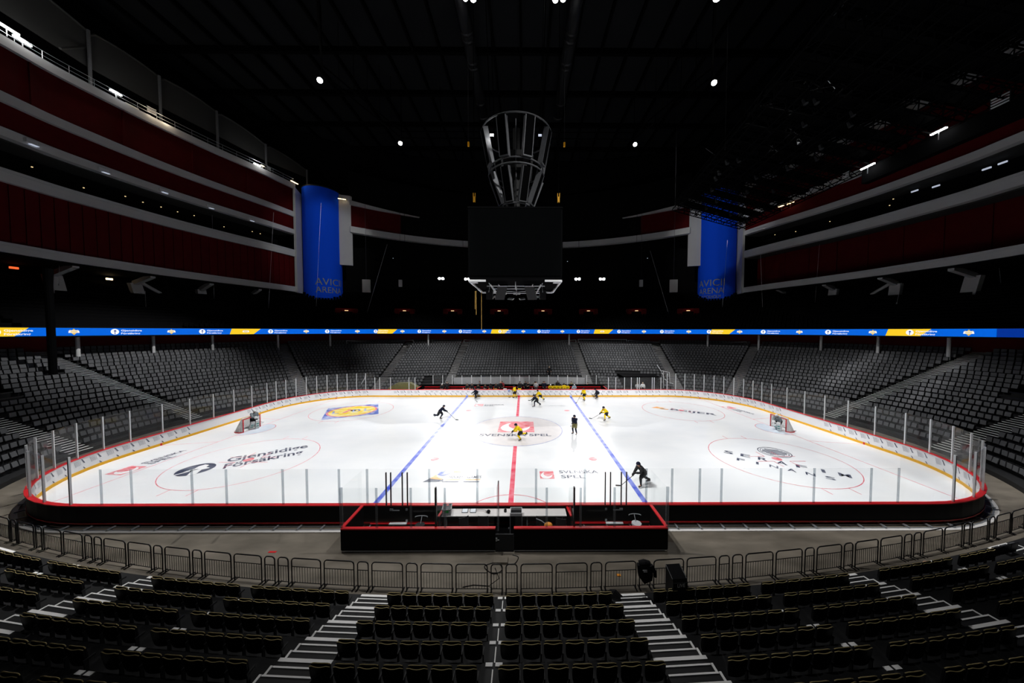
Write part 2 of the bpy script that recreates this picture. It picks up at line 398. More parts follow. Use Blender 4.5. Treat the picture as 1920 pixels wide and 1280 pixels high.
for sx, sd in ((-1, 'left'), (1, 'right')):
    for nm, z0, z1 in BANDS:
        m = MB(); ring_band(m, kcurve(sx, 0), kcurve(sx, 1.2), z0, z1, 0, False)
        e = kcurve(sx, 0)
        if nm in ('bottom', 'lower'):     # a shadow groove and a lip along the band
            ring_band(m, kcurve(sx, -.08), kcurve(sx, .02), z1-.32, z1, 0, False)
        struct('trim_%s_%s' % (sd, nm), m, 'wall_white')
    m = MB()
    for z0, z1 in ((34.3, 39.1), (30.65, 33.3)): ring_band(m, kcurve(sx, .45), kcurve(sx, 1.0), z0, z1, 0, False)
    if sx < 0: ring_band(m, kcurve(sx, .5), kcurve(sx, 1.0), 18.85, 25.1, 0, False)
    else: ring_band(m, kcurve(sx, 3.4), kcurve(sx, 3.9), 18.85, 25.1, 0, False)
    # vertical pleats of the red cladding
    cv = Curve(kcurve(sx, .44 if sx < 0 else 3.3), False); d = .6
    while d < cv.L-.6:
        p, t = cv.at(d); m.box((p[0], p[1], 21.9), .06, .09, 6.2, rz=math.atan2(t[1], t[0])); d += 1.1 if sx < 0 else 4
    cv = Curve(kcurve(sx, .42), False); d = 4
    while d < cv.L-2:
        p, t = cv.at(d); m.box((p[0], p[1], 36.7), .14, .3, 4.7, rz=math.atan2(t[1], t[0])); d += 7.5
    struct('wall_%s' % sd, m, 'wall_red')
    # open gallery between the lower and the middle band
    m = MB(); ring_band(m, kcurve(sx, 4), kcurve(sx, 4.4), 26.3, 29.8, 0, False); struct('wall_gallery_%s' % sd, m, 'wall_black')
    m = MB(); ring_band(m, kcurve(sx, .9), kcurve(sx, 4.2), 29.6, 29.75, 0, False); struct('ceiling_gallery_%s' % sd, m, 'grey_panel')
    m = MB(); ring_band(m, kcurve(sx, .3), kcurve(sx, 14), 17.6, 17.8, 0, False); struct('ceiling_under_balcony_%s' % sd, m, 'grey_panel' if 0 else 'wall_black')
    if sx > 0:
        m = MB(); ring_band(m, kcurve(sx, .9), kcurve(sx, 3.6), 24.9, 25.08, 0, False); struct('ceiling_balcony_right', m, 'grey_panel')
    # end panels that frame the blue banner
    m = MB(); z0, z1 = 17.7, 39.3
    a, b = (sx*46.6, 35.0), (sx*48.3, 40.0)
    ring_band(m, [a, b], [(a[0]+sx*.5, a[1]), (b[0]+sx*.5, b[1])], z0, z1, 0, False)
    m.quad((a[0], a[1], z0), (a[0]+sx*.5, a[1], z0), (a[0]+sx*.5, a[1], z1), (a[0], a[1], z1))
    struct('wall_end_%s' % sd, m, 'wall_white')
    m = MB(); a, b = (sx*41.2, 40.4), (sx*38.6, 41.2)
    ring_band(m, [a, b], [(a[0], a[1]+.5), (b[0], b[1]+.5)], 24.6, 40.2, 0, False)
    struct('wall_end_far_%s' % sd, m, 'wall_white')
    # stair tower behind the banner
    m = MB(); m.path([(sx*44.9, 41.4, 10), (sx*44.9, 41.4, 41)], 3.4, 24); struct('column_%s' % sd, m, 'wall_red')
# ---- far ring: white band, red wall at its ends, black beyond
ring = lambda o: [((62.6+o)*math.sin(math.radians(a)), -8.6+(62.6+o)*math.cos(math.radians(a))) for a in range(-38, 39, 2)]
m = MB(); ring_band(m, ring(0), ring(1.2), 32, 33.35, 0, False); struct('trim_far', m, 'wall_white')
m = MB(); ring_band(m, ring(1.0), ring(1.4), 33.35, 46, 0, False); struct('wall_far', m, 'wall_black')
m = MB()
ring_band(m, ring(.7)[:6], ring(.9)[:6], 33.35, 38.5, 0, False); ring_band(m, ring(.7)[-6:], ring(.9)[-6:], 33.35, 38.5, 0, False); struct('wall_far_red', m, 'wall_red')
m = MB()
for seg in (ring(0)[:8], ring(0)[-8:]):
    a = seg if seg[0][0] < 0 else list(reversed(seg))
    n = len(a); k = len(m.v)
    for i, p in enumerate(a):
        h = .9*max(.03, 1-i/(n-1)); m.v += [(p[0], p[1], 38.2), (p[0], p[1], 38.2+h), (p[0]*1.015, p[1]*1.015, 38.2), (p[0]*1.015, p[1]*1.015, 38.2+h)]
    for i in range(n-1):
        q = k+4*i
        for f in ((q, q+4, q+5, q+1), (q+1, q+5, q+7, q+3), (q, q+2, q+6, q+4)): m.f.append(f); m.m.append(0)
struct('trim_far_upper', m, 'wall_white')

# ================================================================ ICE AND ITS PAINT
RL, RW, RC = 30.0, 15.0, 8.5
def rink(o=0, n=16):
    """rounded outline, clockwise from the near middle (left end, far side, right end)"""
    pts = []
    for i in range(20): pts.append((-(RL-RC)*i/20, -RW-o))
    for cx, cy, a0 in ((-(RL-RC), -(RW-RC), -PI/2), (-(RL-RC), RW-RC, -PI), ((RL-RC), RW-RC, PI/2), ((RL-RC), -(RW-RC), 0)):
        for i in range(n+1):
            a = a0-PI/2*i/n; pts.append((cx+(RC+o)*math.cos(a), cy+(RC+o)*math.sin(a)))
        if a0 == -PI:
            for i in range(1, 40): pts.append((-(RL-RC)+2*(RL-RC)*i/40, RW+o))
    for i in range(1, 20): pts.append(((RL-RC)*(1-i/20), -RW-o))
    return pts
ICE_OUT = rink(.02)
m = MB(); k = len(ICE_OUT)
m.add([(x, y, 0) for x, y in ICE_OUT]+[(x, y, -.04) for x, y in ICE_OUT], [tuple(reversed(range(k)))]+[(i, (i+1) % k, k+(i+1) % k, k+i) for i in range(k)])
ice = struct('ice', m, 'ice')
def paint(name, mb, mt): return mb.build(name, mt, ice)
ZP = .004
m = MB()
for a, b in ((-14.98, -4.5), (4.5, 14.98)): m.box((0, (a+b)/2, ZP/2+.001), .3, b-a, ZP)
paint('centre_line', m, 'red_line')
for x in (-7.65, 7.65): m = MB(); m.box((x, 0, ZP/2+.001), .3, 29.96, ZP); paint('blue_line', m, 'blue_line')
for sx in (-1, 1):
    gx = sx*26.05; yy = RW-RC+math.sqrt(RC*RC-(26.05-(RL-RC))**2)
    m = MB(); m.box((gx, 0, ZP/2+.001), .05, 2*yy, ZP); paint('goal_line', m, 'thin_red')
    m = MB(); pts = circle(gx, 0, 1.83, 24, PI/2 if sx > 0 else -PI/2, 3*PI/2 if sx > 0 else PI/2)
    poly(m, [(gx, pts[0][1])]+pts[1:-1]+[(gx, pts[-1][1])], ZP); paint('goal_crease', m, 'crease')
    m = MB(); flat_line(m, pts, .05, ZP+.002); paint('crease_line', m, 'thin_red')
    for sy in (-1, 1):
        m = MB(); flat_line(m, [(gx, sy*3.35), (sx*29.95, sy*4.25)], .05, ZP); paint('trapezoid_line', m, 'thin_red')
        cx, cy = sx*20.05, sy*7.18
        m = MB(); flat_line(m, circle(cx, cy, 4.5), .05, ZP, 0, True)
        for ex in (-.86, .86):
            for ey in (-1, 1): flat_line(m, [(cx+ex, cy+ey*4.42), (cx+ex, cy+ey*5.15)], .05, ZP)
        for ex in (-1, 1):
            for ey in (-1, 1):
                flat_line(m, [(cx+ex*.6, cy+ey*.45), (cx+ex*1.8, cy+ey*.45)], .05, ZP+.005); flat_line(m, [(cx+ex*.6, cy+ey*.45), (cx+ex*.6, cy+ey*1.35)], .05, ZP+.005)
        paint('faceoff_circle', m, 'thin_red')
        m = MB(); poly(m, circle(cx, cy, .33, 24), ZP+.006); paint('faceoff_spot', m, 'print_red')
        m = MB(); poly(m, circle(sx*6, sy*7.155, .33, 24), ZP); paint('faceoff_spot', m, 'print_red')
m = MB(); poly(m, circle(0, 0, 4.5, 72), ZP-.001); paint('centre_circle', m, 'pale_circle')
m = MB(); flat_line(m, circle(0, 0, 4.5, 72), .08, ZP+.004, 0, True); paint('centre_circle_line', m, 'thin_blue')
m = MB(); flat_line(m, circle(0, -15, 2.75, 32, 0, PI), .06, ZP, 0); paint('referee_crease', m, 'thin_red')
def lay(ox, oy, ang):
    c, s = math.cos(math.radians(ang)), math.sin(math.radians(ang))
    return lambda x, y: (ox+c*x-s*y, oy+s*x+c*y)
def word(mb, s, f, x, y, h, sx=1, z=ZP+.003, width=None, bold=True):
    vs, fs, L = text_geo(s, bold)
    if width: sx = width/(L*h)
    mb.add([(*f(x+v[0]*h*sx, y+v[1]*h), z) for v in vs], fs)
def shape(mb, f, pts, z=ZP+.002): poly(mb, [f(*p) for p in pts], z)
def ell(cx, cy, rx, ry, n=40): return [(cx+rx*math.cos(2*PI*i/n), cy+ry*math.sin(2*PI*i/n)) for i in range(n)]
SWIRL = [(.12, .18), (.05, .4), (.1, .6), (.22, .78), (.34, .86), (.27, .68), (.29, .5), (.38, .36), (.52, .28), (.66, .3), (.8, .4), (.9, .52), (.86, .32), (.76, .14), (.62, .06), (.45, .03), (.26, .06)]
def red_swirl(f, x, y, w, h):
    m = MB(); shape(m, f, [(x, y), (x+w, y), (x+w, y+h), (x, y+h)]); paint('sponsor_square', m, 'print_red')
    m = MB(); shape(m, f, [(x+w*a, y+h*b) for a, b in SWIRL], ZP+.004); paint('sponsor_swirl', m, 'print_white')
# centre circle
f = lay(0, 0, 0); red_swirl(f, -1.8, -.92, 3.55, 3.45)
m = MB(); word(m, 'SVENSKA SPEL', f, -3.42, -2.03, .62, width=6.7); paint('ice_lettering', m, 'print_black')
# small ones by the neutral zone
f = lay(1.82, -10.28, 0); red_swirl(f, 0, 0, .95, 1.1)
m = MB(); word(m, 'SVENSKA', f, 1.35, .78, .42, width=2.7); word(m, 'SPEL', f, 1.4, .08, .42, width=1.6); paint('ice_lettering', m, 'print_black')
f = lay(-5.6, 9.35, 0); red_swirl(f, -.1, 0, 1.1, 1.05)
m = MB(); word(m, 'SVENSKA', f, 1.15, .55, .36, width=2.6); word(m, 'SPEL', f, 1.15, .0, .36, width=1.4); paint('ice_lettering', m, 'print_black')
f = lay(3.2, 9.2, 0); m = MB(); word(m, 'HOCKEY GAMES', f, 0, .1, .5, width=2.9); paint('ice_lettering', m, 'faded_print')
f = lay(-27.0, -9.4, 84); red_swirl(f, -.2, -.6, 1.35, 1.25)
m = MB(); word(m, 'SVENSKA', f, 1.5, .1, .42, width=2.6); word(m, 'SPEL', f, 1.5, -.45, .42, width=1.5); paint('ice_lettering', m, 'print_black')
f = lay(26.6, 9.0, -78); red_swirl(f, -.1, -.5, 1.2, 1.2)
m = MB(); word(m, 'SVENSKA', f, 1.4, .1, .4, width=2.4); word(m, 'SPEL', f, 1.4, -.42, .4, width=1.3); paint('ice_lettering', m, 'print_black')
# skate emblem with its two words, left of the centre line
f = lay(-5.8, -10.7, 0)
m = MB(); shape(m, f, [(0, 0), (.35, .55), (.7, .42), (1.25, .42), (1.3, .1), (.9, 0)]); paint('emblem_base', m, 'print_black')
m = MB(); shape(m, f, [(.3, .5), (.62, 1.1), (.85, .62), (1.2, .55), (1.15, .32), (.7, .38)], ZP+.004); paint('emblem_flame', m, 'print_orange')
m = MB(); shape(m, f, [(.62, 1.05), (.8, 1.6), (1.35, 1.78), (1.1, 1.5), (1.05, 1.15), (1.25, 1.1), (1.75, 1.5), (1.2, .82), (.9, .85)], ZP+.005); paint('emblem_top', m, 'print_blue')
m = MB(); word(m, 'HOCKEY', f, 1.55, .52, .34, width=.95); word(m, 'GAMES', f, 2.75, .52, .34, width=.95); 
for a in (1.25, 2.6): shape(m, f, [(a, -.02), (a+1.05, -.02), (a+1.07, .1), (a+.02, .1)], ZP+.003)
paint('ice_lettering', m, 'print_black')
m = MB()
for a in (1.35, 2.65): shape(m, f, [(a, .24), (a+1.0, .24), (a+1.05, .42), (a+.05, .42)])
shape(m, f, [(1.7, 1.35), (2.2, 1.35), (2.2, 1.55), (1.7, 1.55)]); paint('emblem_bars', m, 'print_orange')
# far left circle: blue square with yellow oval
f = lay(-21.41, 3.24, 25.5)
m = MB(); shape(m, f, [(0, 0), (5.68, 0), (5.68, 5.6), (0, 5.6)]); paint('emblem_square', m, 'print_blue')
m = MB(); shape(m, f, ell(2.84, 2.8, 2.72, 2.6), ZP+.004); paint('emblem_ring', m, 'print_red')
m = MB(); shape(m, f, ell(2.84, 2.8, 2.5, 2.38), ZP+.006); paint('emblem_oval', m, 'print_yellow')
m = MB(); word(m, 'L', f, .75, 2.2, 1.25, z=ZP+.008, width=.7); word(m, 'D', f, 2.85, 2.2, 1.25, z=ZP+.008, width=.85); word(m, 'L', f, 4.1, 2.2, 1.25, z=ZP+.008, width=.7); paint('ice_lettering', m, 'print_blue')
m = MB(); shape(m, f, [(1.75, 2.2), (2.15, 2.2), (2.6, 3.1), (2.15, 3.1)], ZP+.008); shape(m, f, ell(2.5, 3.5, .26, .26, 16), ZP+.008); paint('ice_lettering', m, 'print_red')
# near left circle: dark disc with a white figure and two words
f = lay(-22.3, -8.8, 36)
m = MB(); shape(m, f, ell(.0, 0, 1.02, 1.02)); paint('emblem_disc', m, 'print_black')
m = MB(); shape(m, f, [(-.25, -1.0), (-.15, -.2), (-.6, -.1), (-.1, .2), (.05, .6), (.35, .75), (.6, .45), (.5, .1), (.75, -.25), (.35, -.3), (.2, -1.0)], ZP+.005)
shape(m, f, [(-.95, -.35), (.1, .05), (.1, -.08), (-.9, -.47)], ZP+.005); paint('emblem_figure', m, 'print_white')
m = MB(); word(m, 'Gjensidige', f, 1.5, .35, .95, width=4.95); word(m, 'Försäkring', f, 1.5, -1.0, .95, width=4.6); paint('ice_lettering', m, 'print_black')
# far right circle: orange emblem and a word in capitals
f = lay(16.9, 8.5, -31)
m = MB(); shape(m, f, [(0, 0), (.5, .9), (1.6, .9), (1.25, .55), (1.6, 0)]); shape(m, f, [(.9, -.2), (1.9, -.1), (2.0, .3), (1.0, .2)]); paint('emblem_flame', m, 'print_orange')
m = MB(); word(m, 'BEIJER', f, 2.2, 0, .8, width=4.9); paint('ice_lettering', m, 'print_black')
# near right circle: coil emblem over spaced capitals
f = lay(20.9, -5.9, -39)
m = MB()
for r in (1.08, .92): flat_line(m, [f(*p) for p in ell(0, 0, r, r)], .07 if r > 1 else .05, ZP+.003, 0, True)
for i in range(-3, 4):
    pts = []
    for j in range(13):
        x = -.78+1.56*j/12; y = i*.2+.16*math.sin(x*3.2)
        if x*x+y*y < .7: pts.append(f(x, y))
    if len(pts) > 1: flat_line(m, pts, .12, ZP+.003)
paint('emblem_coil', m, 'print_black')
m = MB(); f = lay(16.75, -5.9, -37)
for i, ch in enumerate('SERAFIM'): word(m, ch, f, .05+1.1*i+(.25 if ch == 'I' else 0), -.05, .62, width=.2 if ch == 'I' else .62)
for i, ch in enumerate('FINANS'): word(m, ch, f, .95+.98*i+(.2 if ch == 'I' else 0), -1.15, .5, width=.16 if ch == 'I' else .5)
paint('ice_lettering', m, 'print_black')

# ================================================================ BOARDS
BH = 1.07
boards = thing('dasher_board', 'white dasher boards with red cap, yellow kick plate and clear glass round the ice', 'rink boards', (0, -15, 0))
RIN, ROUT = rink(.02), rink(.14)
CR = Curve(rink(.08))
m = MB(); strip(m, RIN, RIN, .2, BH-.05, 0); strip(m, ROUT, ROUT, BH-.05, .17, 1); strip(m, ROUT, RIN, .17, .17, 1); m.build('board_panel', ['board_white', 'board_black'], boards)
m = MB(); ring_band(m, rink(-.02), rink(.2), BH-.05, BH); m.build('cap_rail', 'cap_red', boards)
m = MB(); ring_band(m, rink(-.005), rink(.03), .0, .2); m.build('kick_plate', 'kick_yellow', boards)
m = MB(); ring_band(m, rink(.12), rink(.17), .13, .19); m.build('bottom_trim', 'cap_red', boards)
m = MB(); ring_band(m, rink(.16), rink(.2), -.05, .02); ring_band(m, rink(.4), rink(.46), -.05, 0.0)
d = 0
while d < CR.L:
    p, t = CR.at(d); nx, ny = -t[1], t[0]
    if nx*p[0]+ny*p[1] < 0: nx, ny = -nx, -ny
    m.obox((p[0]+nx*.22, p[1]+ny*.22, .05), (nx*.2, ny*.2, 0), (t[0]*.03, t[1]*.03, 0), (0, 0, .03)); d += 1.15
m.build('foot_frame', 'steel', boards)
m = MB(); ring_band(m, rink(.44), rink(.6), -.049, -.02); struct('trim_ice_edge', m, 'table_white')
# kick plate marks where the lines meet the boards
for x, mt in ((-7.65, 'print_blue'), (7.65, 'print_blue'), (0, 'cap_red')): m = MB(); m.box((x, 14.995, .1), .32, .03, .2); m.build('kick_mark', mt, boards)
for sx in (-1, 1):
    for sy in (-1, 1):
        m = MB(); m.box((sx*29.995, sy*4.25, .1), .03, .12, .2); m.build('kick_mark', 'cap_red', boards)
        m = MB(); m.box((sx*26.05, sy*(RW-RC+math.sqrt(RC*RC-4.55**2)), .1), .1, .08, .2); m.build('kick_mark', 'cap_red', boards)
# printed marks on the inner boards: slanted bars over and under rows of small drawings
def on_board(mb, d, quads, h0=0):
    for (a0, z0), (a1, z1), (a2, z2), (a3, z3) in quads:
        vs = []
        for a, z in ((a0, z0), (a1, z1), (a2, z2), (a3, z3)):
            p, t = CI.at(d+a); vs.append((p[0], p[1], z))
        mb.quad(*vs)
CI = Curve(rink(.012))
m = MB(); mg = MB(); d = 9; bench0, bench1 = None, None
rb = random.Random(3)
while d < CI.L-9:
    p, t = CI.at(d); far = p[1] > 14.9; bench = far and -14 < p[0] < 13
    blank = (p[0] < -28 and -1.5 < p[1] < 4) or (p[0] > 28 and -1 < p[1] < 4.5) or (far and -22 < p[0] < -18.6) or (far and 16 < p[0] < 17)
    if blank or p[1] < -14.9: d += .8; continue
    if bench:
        on_board(m, d, [[(0, .62), (.05, .62), (.34, .22), (.27, .22)]])
        for q in range(4): on_board(mg, d+.25+.1*q, [[(0, .66), (.05, .66), (.05, .9-.03*q), (0, .9-.03*q)]])
        d += rb.choice((.7, .74, .8))
    else:
        on_board(m, d, [[(0, .93), (.07, .93), (.27, .62), (.17, .62)]])
        on_board(m, d+.1, [[(0, .37), (.05, .37), (.19, .22), (.09, .22)]])
        for q in range(5):
            z = .86-.07*q; on_board(mg, d-.46, [[(.02*q, z), (.3+.02*q, z), (.31+.02*q, z-.025), (.02*q, z-.025)]])
        on_board(mg, d-.5, [[(0, .9), (.02, .9), (.14, .5), (.12, .5)]]); on_board(mg, d-.1, [[(0, .85), (.02, .85), (.08, .55), (.06, .55)]])
        d += rb.choice((.98, 1.05, 1.3, .98))
m.build('board_lettering', 'print_black', boards); mg.build('fine_board_lettering', 'faded_board', boards)
# glass: joints round the rink (arc length), panes between them
LS = RL-RC
def s_of(x, y): return min(range(0, int(CR.L*20)), key=lambda i: math.dist(CR.at(i/20)[0], (x, y)))/20
near_l = [-1.6, -4.0, -7.1, -8.5, -10.1, -11.3, -14.1, -15.8, -18.8, -20.3]
near_r = [1.35, 3.8, 6.9, 8.2, 9.6, 10.7, 13.7, 15.4, 18.3, 19.7]
arc = PI/2*(RC+.08); SL = LS; J = [(abs(x), 0) for x in near_l]       # s clockwise: left first
cl0 = SL; end0 = cl0+arc; end1 = end0+2*(RW-RC); cf1 = end1+arc
for i in range(8): J.append((cl0+arc*i/8+.35, 1))
for i in range(6): J.append((end0+.3+(end1-end0)*i/6, 1))
for i in range(11): J.append((end1+arc*i/11+.2, 1))
for x in (-21.2, -20.5, -18.9, -16.2, -15.3): J.append((cf1+(x+LS), 0))
far_gap = cf1+(-15.3+LS)
for x in (13.2, 14.3, 15.6, 16.6, 17.5, 17.8, 19.7, 20.0, 21.0): J.append((cf1+(x+LS), 0))
q0 = cf1+2*LS
for i in range(11): J.append((q0+arc*i/11+.4, 1))
for i in range(6): J.append((q0+arc+.6+2*(RW-RC)*i/6, 1))
for i in range(8): J.append((q0+arc+2*(RW-RC)+arc*i/8+.5, 1))
J += [(CR.L-x, 0) for x in reversed(near_r)]
J.sort()
def gh(tall): return BH+(2.4 if tall else 1.78)
for i in range(len(J)):
    (a, ta), (b, tb) = J[i], J[(i+1) % len(J)]
    if b < a: b += CR.L
    p, t = CR.at(a); nearside = p[1] < -14.5 and abs(p[0]) < 21
    m = MB(); h = gh(ta)
    if nearside:
        m.obox((p[0], p[1], (BH+h)/2), (t[0]*.055, t[1]*.055, 0), (-t[1]*.01, t[0]*.01, 0), (0, 0, (h-BH)/2)); m.build('glass_joint', 'glass_edge', boards)
    else:
        m.obox((p[0], p[1], (BH+h)/2), (t[0]*.035, t[1]*.035, 0), (-t[1]*.04, t[0]*.04, 0), (0, 0, (h-BH)/2)); m.build('glass_post', 'post', boards)
    if abs(a-far_gap) < .05: continue
    m = MB(); h = gh(ta or tb); n = max(1, int((b-a)/.6)); c0, c1 = [], []
    for k in range(n+1):
        p, t = CR.at(a+.04+(b-a-.08)*k/n); c0.append((p[0]+t[1]*.006, p[1]-t[0]*.006)); c1.append((p[0]-t[1]*.006, p[1]+t[0]*.006))
    ring_band(m, c0, c1, BH, h, 0, False)
    m.quad((*c0[0], BH), (*c1[0], BH), (*c1[0], h), (*c0[0], h)); m.quad((*c0[-1], BH), (*c1[-1], BH), (*c1[-1], h), (*c0[-1], h))
    m.build('glass_pane', 'glass', boards)

# ================================================================ PENALTY BOX AND SCORER'S TABLE
YB, YF = -16.95, -15.16
pbox = thing('penalty_box', 'black penalty box with red caps and clear glass on the near side of the rink', 'penalty box', (0, YB, 0))
XL, XR = -7.3, 7.1
for a, b in ((XL, -.52), (.3, XR)):
    m = MB(); m.box(((a+b)/2, YB, .54), b-a, .1, .96); m.build('back_wall', 'board_black', pbox)
    m = MB(); m.box(((a+b)/2, YB, 1.045), b-a, .16, .05); m.build('back_cap', 'cap_red', pbox)
    m = MB(); m.box(((a+b)/2, YB-.02, .045), b-a, .06, .03); m.build('bottom_rail', 'steel', pbox)
for sx, x in ((-1, XL), (1, XR)):
    m = MB(); m.box((x, (YB+YF)/2, .54), .1, YF-YB, .96); m.build('side_wall', 'board_black', pbox)
    m = MB(); m.box((x, (YB+YF)/2, 1.046), .14, YF-YB-.1, .05); m.build('side_cap', 'cap_red', pbox)
    m = MB(); m.box((x, (YB+YF)/2, 1.95), .012, YF-YB-.1, 1.75); m.build('glass_pane', 'glass', pbox)
    m = MB(); m.box((x, YB, 1.97), .12, .06, 1.8); m.build('glass_joint', 'glass_edge', pbox)
m = MB(); m.box((-.1, (YB+YF)/2, .02), XR-XL-.2, YF-YB-.1, .06); m.build('box_floor', 'black_paint', pbox)
gate = MB(); gate.box((-.11, YB-.1, .44), .8, .06, .78); gt = gate.build('gate', 'charcoal', pbox)
m = MB(); m.box((-.46, YB-.15, .62), .06, .04, .14); m.box((-.40, YB-.16, .6), .12, .03, .03); m.build('latch', 'steel', gt)
for a, b in ((XL, -5.75), (-5.75, -4.24), (-4.24, -2.74), (-2.74, -.52), (1.75, 3.25), (3.25, 4.75), (4.75, XR), (.3, 1.75)):
    m = MB(); m.box(((a+b)/2, YB, 1.96), b-a-.1, .012, 1.78); m.build('glass_pane', 'glass', pbox)
for x in (-5.75, -4.24, -2.74, 1.75, 3.25, 4.75):
    m = MB(); m.box((x, YB, 1.96), .1, .02, 1.78); m.build('glass_joint', 'glass_edge', pbox)
for x in (-3.17, 2.98):
    m = MB(); m.box((x, YB+.1, 1.43), .07, .12, 2.8); m.build('partition_post', 'black_paint', pbox)
    m = MB(); m.box((x, (YB+YF)/2+.1, 1.7), .014, YF-YB-.3, 2.2); m.build('partition_glass', 'glass', pbox)
m = MB(); m.box((-.45, YB+.5, 1.5), .05, .7, 2.5); m.build('partition_glass', 'glass', pbox)
m = MB(); m.box((-.45, YB+.85, 1.55), .05, .05, 2.4); m.build('gate_post', 'steel', pbox)
for x, a in ((-3.27, -.22), (2.95, .2)):
    m = MB(); m.obox((x, YF-.35, .93), (.05, 0, 0), (a*.25, -.38, -.02), (0, 0, .03)); m.build('partition_cap', 'cap_red', pbox)
    m = MB(); m.obox((x, YF-.35, .47), (.03, 0, 0), (a*.25, -.38, 0), (0, 0, .43)); m.build('partition_wall', 'board_black', pbox)
for x in (-6.1, -5.87, -5.3, -5.05, 4.8, 5.06, 5.6, 5.86):
    m = MB(); m.box((x, -15.2, 1.9), .05, .06, 1.66); m.build('door_post', 'black_paint', pbox)
for x, sx in ((-5.6, 1), (5.35, -1)):
    m = MB(); m.box((x-sx*.25, -15.22, .86), .16, .05, .09); m.box((x-sx*.02, -15.24, .83), .34, .04, .04); m.build('door_latch', 'steel', pbox)
    m = MB()
    for z in (.3, .86): m.box((x+sx*.5, -15.21, z), .09, .03, .1)
    m.build('door_hinge', 'steel', pbox)
    m = MB(); m.box((x+sx*.1, -15.3, .2), .85, .16, .05); m.build('door_sill', 'white_metal', pbox)
for a, b in ((-6.9, -3.6), (3.3, 6.6)):
    m = MB(); m.box(((a+b)/2, -15.25, .16), b-a, .04, .04); m.build('inner_trim', 'cap_red', pbox)
tb = thing('scorer_table', "white scorer's table along the boards inside the penalty box", 'table', (-.2, YF-.35, .05))
m = MB(); m.box((-.2, YF-.33, .86), 6.0, .62, .04); m.build('table_top', 'table_white', tb)
for x in (-3.0, -1.0, .9, 2.6): m = MB(); m.box((x, YF-.5, .44), .05, .05, .8); m.build('leg', 'steel', tb)
def crate(x, y, z, sx, sy, sz, label, mt, labelmat=None, rz=0):
    t = thing('storage_crate', label, 'crate', (x, y, z), rz, None)
    m = MB(); w_ = .02
    m.box((0, 0, .015), sx, sy, .03)
    for s in (-1, 1): m.box((s*(sx/2-w_/2), 0, sz/2), w_, sy, sz)
    m.box((0, -sy/2+w_/2, sz/2), sx, w_, sz); m.box((0, sy/2-w_/2, sz/2-.05), sx, w_, sz-.1); m.box((-sx*.32, sy/2-w_/2, sz-.05), sx*.36, w_, .1); m.box((sx*.32, sy/2-w_/2, sz-.05), sx*.36, w_, .1)
    m.build('body', mt, t, world=False)
    m = MB()
    for s in (-1, 1): m.box((s*sx/2, 0, sz-.015), .05, sy+.03, .03); m.box((0, s*sy/2, sz-.015), sx+.05, .04, .03)
    m.build('rim', mt, t, world=False)
    if labelmat: m = MB(); m.box((0, -sy/2-.006, sz*.62), sx*.5, .008, sz*.3); m.build('label_sticker', labelmat, t, world=False)
    return t
crate(-3.0, YF-.38, .88, .4, .5, .32, 'grey plastic crate with green label on the scorer table', 'crate_grey', 'green', .12)
fc = thing('flight_case', 'tall black equipment case with open grey top beside the table gap', 'case', (.37, YF-.62, .05))
m = MB(); m.box((.37, YF-.62, .55), .56, .5, .95); m.build('case_body', 'black_paint', fc)
m = MB()
for s in (-1, 1): m.box((.37+s*.27, YF-.62, 1.08), .03, .5, .14); m.box((.37, YF-.62+s*.24, 1.08), .56, .03, .14)
m.build('open_tray', 'crate_grey', fc)
m = MB()
for s in (-1, 1): m.box((.37+s*.28, YF-.87, .55), .03, .02, .95)
m.box((.37, YF-.87, .06), .56, .02, .03); m.build('edge_trim', 'steel', fc)
for i, (x, lab) in enumerate(((-2.15, 'left one of two flat grey screens lying on the white scorer table'), (-1.75, 'right one of two flat grey screens lying on the white scorer table'))):
    t = thing('flat_monitor', lab, 'screen', (x, YF-.28, .88), 0)
    m = MB(); m.obox((0, 0, .05), (.15, 0, 0), (0, .1, .04), (0, -.006, .014)); m.build('housing', 'dark_steel', t, world=False)
    m = MB(); m.obox((0, -.006, .066), (.13, 0, 0), (0, .085, .034), (0, -.001, .002)); m.build('display', 'steel', t, world=False)
mic = thing('gooseneck_microphone', 'thin goal microphone on a stand on the scorer table', 'microphone', (-1.1, YF-.3, .88))
m = MB(); m.path([(-1.75, YF-.22, .93), (-1.3, YF-.24, .96), (-1.02, YF-.32, .95)], .012); m.build('boom', 'steel', mic)
m = MB(); m.ball((-.98, YF-.4, .96), .09, 10, 6); m.build('windshield', 'black_fabric', mic)
m = MB(); m.ball((-1.08, YF-.33, .97), .07, 8, 5); m.build('lamp_head', 'table_white', mic)
bt = MB(); bt.path([(-.17, YF-.3, .88), (-.17, YF-.3, 1.0)], .07, 10); bt.path([(-.17, YF-.3, 1.0), (-.17, YF-.3, 1.06)], .03, 8)
tag(bt.build('water_flask', 'black_paint'), 'small black flask on the scorer table beside the gate post', 'flask')
def box_chair(x, y, rz, label, first=[None]):
    if first[0] is None:
        t = thing('plastic_chair', label, 'chair', (x, y, .05), rz)
        m = MB(); m.box((0, 0, .45), .44, .42, .04); m.build('seat', 'black_paint', t, world=False)
        m = MB(); pts = [(.22*math.cos(a), -.2-.05*math.sin(a)) for a in [PI*i/8 for i in range(9)]]
        ring_band(m, pts, [(p[0]*1.08, p[1]-.025) for p in pts], .55, 1.12, 0, False); m.build('backrest', 'charcoal', t, world=False)
        for sx in (-1, 1):
            for sy in (-1, 1): m = MB(); m.path([(sx*.19, sy*.18, .43), (sx*.22, sy*.22, 0)], .014); m.build('leg', 'dark_steel', t, world=False)
        first[0] = t
    else:
        t = copy_tree(first[0]); t.location = (x, y, .05); t.rotation_euler = (0, 0, rz); t['label'] = label
    return t
